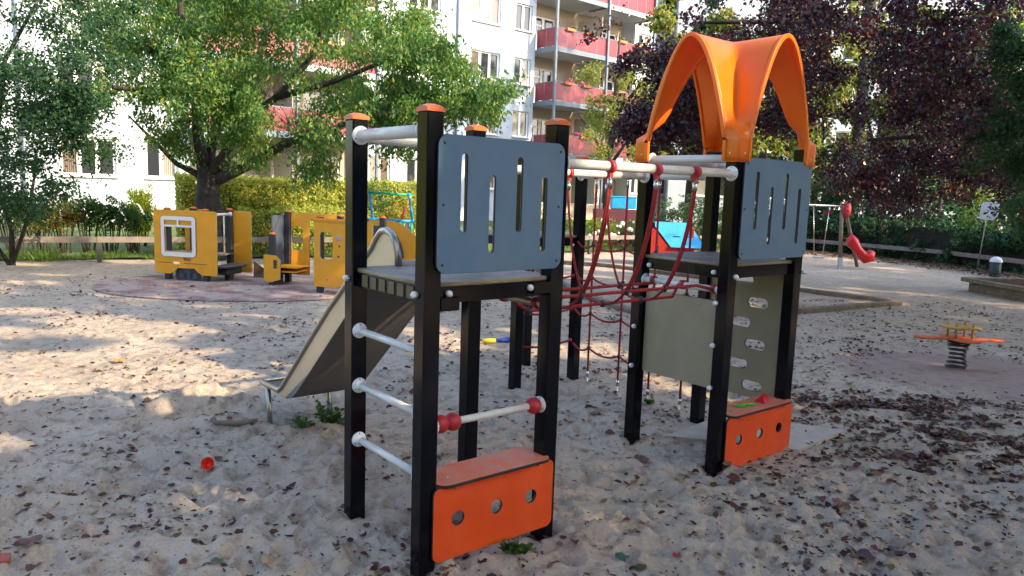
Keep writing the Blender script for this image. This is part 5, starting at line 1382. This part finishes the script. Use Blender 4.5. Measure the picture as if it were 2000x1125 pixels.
# --- copper beech (right)
bb = (9.9, 12.6, 0)
trunk = [((9.9, 12.6, -.1), .34), ((9.85, 12.6, 1.2), .27), ((9.7, 12.5, 2.6), .24), ((9.5, 12.5, 4.4), .2), ((9.3, 12.5, 6.2), .12)]
limbs = [[((9.75, 12.5, 2.4), .13), ((8.3, 12.2, 3.3), .10), ((6.4, 12.0, 4.1), .07), ((4.2, 11.9, 4.3), .045), ((2.6, 11.8, 4.2), .02)],
         [((9.7, 12.5, 3.2), .12), ((8.3, 11.3, 4.2), .09), ((6.6, 10.4, 4.6), .06), ((4.8, 9.9, 4.4), .03)],
         [((9.8, 12.5, 2.0), .10), ((8.6, 12.0, 2.6), .07), ((7.0, 11.6, 2.7), .05), ((5.2, 11.3, 2.5), .025)],
         [((9.6, 12.5, 4.0), .12), ((8.4, 13.2, 5.2), .09), ((6.4, 13.6, 6.0), .06), ((4.5, 13.6, 6.2), .03)],
         [((9.7, 12.5, 3.6), .12), ((9.2, 11.0, 4.3), .09), ((8.2, 9.4, 4.6), .05)]]
bc = pxclumps(26, 1235, 1420, 95, 300, 11.2, 12.8, lambda x, y: y > 95+(1330-x)*.5)
bc += pxclumps(10, 1160, 1300, 60, 120, 11.6, 12.6)+pxclumps(6, 1215, 1300, 215, 262, 11.6, 12.6)
bc += pxclumps(60, 1290, 1620, -80, 240, 10.4, 13.4, lambda x, y: not (1290 < x < 1380 and y < 60))
bc += pxclumps(70, 1600, 2020, -80, 330, 9.6, 13.4, lambda x, y: rg.random() < .6)
bc += pxclumps(30, 1640, 1990, 290, 410, 12, 14.5)
bc += pxclumps(46, 1250, 2100, -380, -80, 10, 13.5)
def carve_b(P):
    return sunny(P)
make_tree('copper_beech', bb, 'large copper beech with dark purple leaves overhanging the right side', trunk, limbs, np.array(bc), LM['beech'], 120000, .066, .72, clr=.46, droop=.35, seed=7, filt=carve_b)
# --- green branch at right edge
tb = (8.6, 9.9, 0)
trunk = [((8.6, 9.9, -.1), .13), ((8.55, 9.9, 1.5), .11), ((8.5, 9.9, 3.2), .08), ((8.4, 9.9, 4.6), .03)]
limbs = [[((8.55, 9.9, 1.8), .05), ((7.6, 9.8, 2.5), .035), ((6.6, 9.7, 2.6), .02)], [((8.5, 9.9, 2.6), .05), ((7.4, 9.7, 3.5), .03), ((6.5, 9.6, 3.5), .015)], [((8.5, 9.9, 1.2), .05), ((7.7, 9.8, 1.7), .03), ((6.9, 9.7, 1.7), .015)]]
tcn = pxclumps(22, 1840, 2060, 60, 440, 9.2, 10.2, lambda x, y: (x > 2080-y*.6 or x > 1930) and not (x < 1985 and y > 330))
make_tree('yew_tree', tb, 'dark green feathery tree at the right edge', trunk, limbs, np.array(tcn), LM['juniper'], 16000, .085, .28, clr=.30, droop=.5, seed=8, filt=carve)
# --- birch / maple behind the bridge
bb = (A(1185, 400, 24)[0], 24, 0)
trunk = [((bb[0], 24, -.1), .13), ((bb[0]-.05, 24, 2), .10), ((bb[0]+.1, 24, 4.4), .07), ((bb[0]+.15, 24, 6.5), .03)]
limbs = [[((bb[0], 24, 2.6), .06), ((bb[0]-1, 24, 4), .03)], [((bb[0], 24, 2.4), .06), ((bb[0]+1.2, 24, 4.2), .03)], [((bb[0]+.1, 24, 4), .06), ((bb[0]+1.5, 24, 5.8), .02)]]
bc = pxclumps(34, 1130, 1330, 110, 320, 23, 25, lambda x, y: abs(x-1215) < 100 and (x > 1100+max(0, 170-y)*.9))
make_tree('birch_tree', bb, 'small yellowing tree in front of the balconies', trunk, limbs, np.array(bc), LM['birch'], 11000, .085, .6, clr=.42, droop=.4, seed=9)
# --- lit trees far right
for i, (px, Y, r, zc, lab, lm_) in enumerate(((1480, 28, (3.0, 2.2, 3.3), 4.4, 'sunlit green tree seen through the copper beech', 'birch'), (1700, 30, (3.6, 2.4, 4.2), 5.2, 'yellow-green tree behind the laurels', 'birch'), (1900, 27, (3.4, 2.2, 4.0), 5.0, 'green tree behind the signpost at far right', 'cherry'),
    (1345, 30, (2.4, 2.0, 4.0), 6.4, 'yellow-green tree between the balconies and the copper beech', 'birch'), (1420, 33, (3.0, 2.2, 4.4), 6.2, 'dark green tree behind the orange roof', 'maple'), (1590, 34, (4.0, 2.4, 5.2), 6.4, 'tall sunlit tree far behind the swing', 'birch'), (1800, 34, (4.2, 2.4, 5.4), 6.8, 'tall pale green tree far behind the signpost', 'pale'), (2010, 31, (4.2, 2.4, 5.2), 6.4, 'tall green tree at the far right edge of the park', 'shrub'))):
    x = A(px, 400, Y)[0]
    trunk = [((x, Y, -.1), .2), ((x, Y, 2), .16), ((x+.1, Y, 4.5), .1), ((x+.1, Y, 6.5), .04)]
    limbs = [[((x, Y, 2.2), .09), ((x-1.5, Y, 4), .04)], [((x, Y, 2.4), .09), ((x+1.5, Y, 4.4), .04)], [((x, Y, 3.5), .07), ((x-.8, Y, 6), .03)]]
    make_tree('broadleaf_tree', (x, Y, 0), lab, trunk, limbs, clumps(rg, 40, (x, Y, zc), r, zmin=1.2), LM[lm_], 12000, .20, .65, clr=.6, droop=.3, seed=60+i, branches=False)
x = A(1835, 400, 21.8)[0]
trunk = [((x, 21.8, -.1), .075), ((x, 21.8, 1.5), .06), ((x+.12, 21.8, 3.2), .05), ((x+.1, 21.8, 5), .03)]
make_tree('young_tree', (x, 21.8, 0), 'slender dark trunk rising behind the fence left of the signpost', trunk, [[((x+.1, 21.8, 2.8), .03), ((x-.8, 21.8, 3.8), .015)], [((x+.1, 21.8, 3.2), .03), ((x+.9, 21.8, 4.2), .015)]], clumps(rg, 18, (x, 21.8, 4.3), (1.4, 1, 1.3)), LM['beech'], 4000, .10, .6, clr=.4, seed=70)

# --- trees standing right of and behind the photographer: they shade the playground
def lit_extra():
    for (q, p, z, r_) in ((2.2, .12, 2.35, .16), (0, .614, 1.82, .07), (.657, .614, 1.85, .09), (2.7, .03, 2.45, .05)):
        x, y = W(q, p); k = z/SUN[2]; cx, cy = x-SUN[0]*k, y-SUN[1]*k
        LIT.append([(cx+r_*1.2*math.cos(t)*1.6, cy+r_*math.sin(t)) for t in np.linspace(0, 6.28, 10)])
lit_extra()
for i, (x, y, r, zc, n) in enumerate(((7.4, -4.0, (4.2, 4.2, 2.6), 6.2, 36000), (11.2, -.6, (4.2, 4.2, 2.8), 6.4, 38000), (14.6, 3.6, (4.2, 4.2, 2.8), 6.6, 28000), (12.2, -7.5, (4.5, 4.2, 3.2), 8.6, 15000), (19.0, 7.0, (4.2, 4.2, 3.0), 6.6, 24000), (9.9, 4.6, (3.6, 2.9, 2.3), 7.2, 20000), (5.2, 3.6, (4.0, 3.4, 2.0), 8.2, 30000), (2.0, .5, (3.0, 3.0, 1.6), 7.6, 24000), (16.8, 11.8, (3.6, 3.6, 2.8), 6.2, 24000), (13.2, 29.5, (4.2, 3.4, 3.6), 14.0, 15000))):
    bx_, by_ = (x, y) if i not in (6, 7) else ((8.6, 1.2) if i == 6 else (5.0, -2.5))
    trunk = [((bx_, by_, -.1), .28), ((bx_, by_, 3.2), .22), (((bx_+x)/2, (by_+y)/2, zc-1.6), .17), ((x, y, zc), .12), ((x, y, zc+1.5), .06)]
    limbs = [[((x, y, zc-.6), .1), ((x+math.cos(a)*r[0]*.7, y+math.sin(a)*r[1]*.7, zc-.3), .03)] for a in np.linspace(0, 5.5, 6)]
    make_tree('shade_tree', (bx_, by_, 0), ('tall leafy tree nearest behind the camera', 'tall leafy tree out of frame right of the front tower', 'tall leafy tree out of frame right of the spring rider', 'highest leafy tree farthest behind the camera', 'tall leafy tree out of frame beyond the planter', 'leafy tree out of frame between the planter and the front tower', 'high crowned tree whose boughs arch over the playground out of frame', 'high crowned tree directly above the camera', 'leafy tree out of frame behind the planter box', 'very tall tree hidden behind the copper beech')[i],
              trunk, limbs, clumps(rg, 90, (x, y, zc), r, shell=.3, zmin=max(2.6, zc-2.6)), LM['maple'], n, .21, .7, clr=.65, droop=.2, seed=80+i, filt=sunny, branches=False)

hedge('hedge', (8.4, 25.2), (11.0, 22.2), .8, 1.1, 6000, LM['maple'], .11, 'dark low undergrowth behind the swing along the fence', seed=95, amp=.45, core=M['soil'])  # dark core put in for the deep shade between the leaves
hedge('hedge', (11.1, 22.0), (12.9, 16.9), .8, 1.1, 7000, LM['maple'], .11, 'dark low undergrowth behind the signpost and bin', seed=96, amp=.45, core=M['soil'])
# --- unseen surroundings beside and behind the photographer, added for reflections in the posts
hedge('hedge', (-17.5, -8), (-14.5, 9.5), 1.6, 5.0, 14000, LM['hedge'], .22, 'unseen tall sunlit hedge on the left, added for the posts to reflect', seed=91, amp=.5)
hedge('hedge', (23, 11), (15, -14), 2.0, 4.2, 9000, LM['maple'], .26, 'unseen dark tall hedge on the right, added to darken post reflections', seed=92, amp=.5)
hedge('hedge', (15, -14), (-17, -13), 1.6, 4.6, 9000, LM['maple'], .26, 'unseen dark tall hedge behind the camera, added to darken reflections', seed=93, amp=.5)
B3 = empty('apartment_building', (22, -24, 0), R(180), 'pale apartment block behind the camera', 'building')
ops = [(u, u+1.7, 1.58+FL[k], 2.84+FL[k]) for k in range(4) for u in range(2, 42, 4)]
wall_grid('wall', 0, 44, 0, HT, ops, M['beige'], B3)
for a, b, c, d in ops: window(a, b, c, d, 2, B3)
MB().box(22, 4, HT+.15, 44.6, 9, .3).build('roof_slab', M['slab'], B3)

# ================================================================= LIGHT, SKY, CAMERA
w = bpy.data.worlds.new('World'); scn.world = w; w.use_nodes = True
nt = w.node_tree; nt.nodes.clear(); out = nt.nodes.new('ShaderNodeOutputWorld'); bg = nt.nodes.new('ShaderNodeBackground'); sky = nt.nodes.new('ShaderNodeTexSky')
sky.sky_type = 'NISHITA'; sky.sun_disc = False; sky.sun_elevation = SUN_EL; sky.sun_rotation = math.atan2(SUN[0], SUN[1])
sky.air_density = 1.0; sky.dust_density = 2.0; sky.ozone_density = 1.0
bg.inputs['Strength'].default_value = .15; nt.links.new(sky.outputs[0], bg.inputs[0]); nt.links.new(bg.outputs[0], out.inputs[0])
sl = bpy.data.lights.new('sun', 'SUN'); sl.energy = 2.35; sl.angle = R(.6); sl.color = (1, .80, .53)
so = bpy.data.objects.new('sun', sl); C.objects.link(so); so.rotation_euler = Vector(SUN).to_track_quat('Z', 'Y').to_euler()
cam = bpy.data.cameras.new('camera'); co = bpy.data.objects.new('camera', cam); C.objects.link(co)
cam.sensor_width = 36; cam.lens = F_PX/2000*36; cam.clip_start = .05; cam.clip_end = 1500
mtx = Matrix(((rt[0], up[0], -fwd[0], 0), (rt[1], up[1], -fwd[1], 0), (rt[2], up[2], -fwd[2], EYE), (0, 0, 0, 1)))
co.matrix_world = mtx; scn.camera = co
scn.view_settings.view_transform = 'Standard'; scn.view_settings.look = 'None'; scn.view_settings.exposure = 2.05; scn.view_settings.gamma = 1
scn.cycles.max_bounces = 8; scn.cycles.transparent_max_bounces = 4
scn.cycles.use_denoising = True
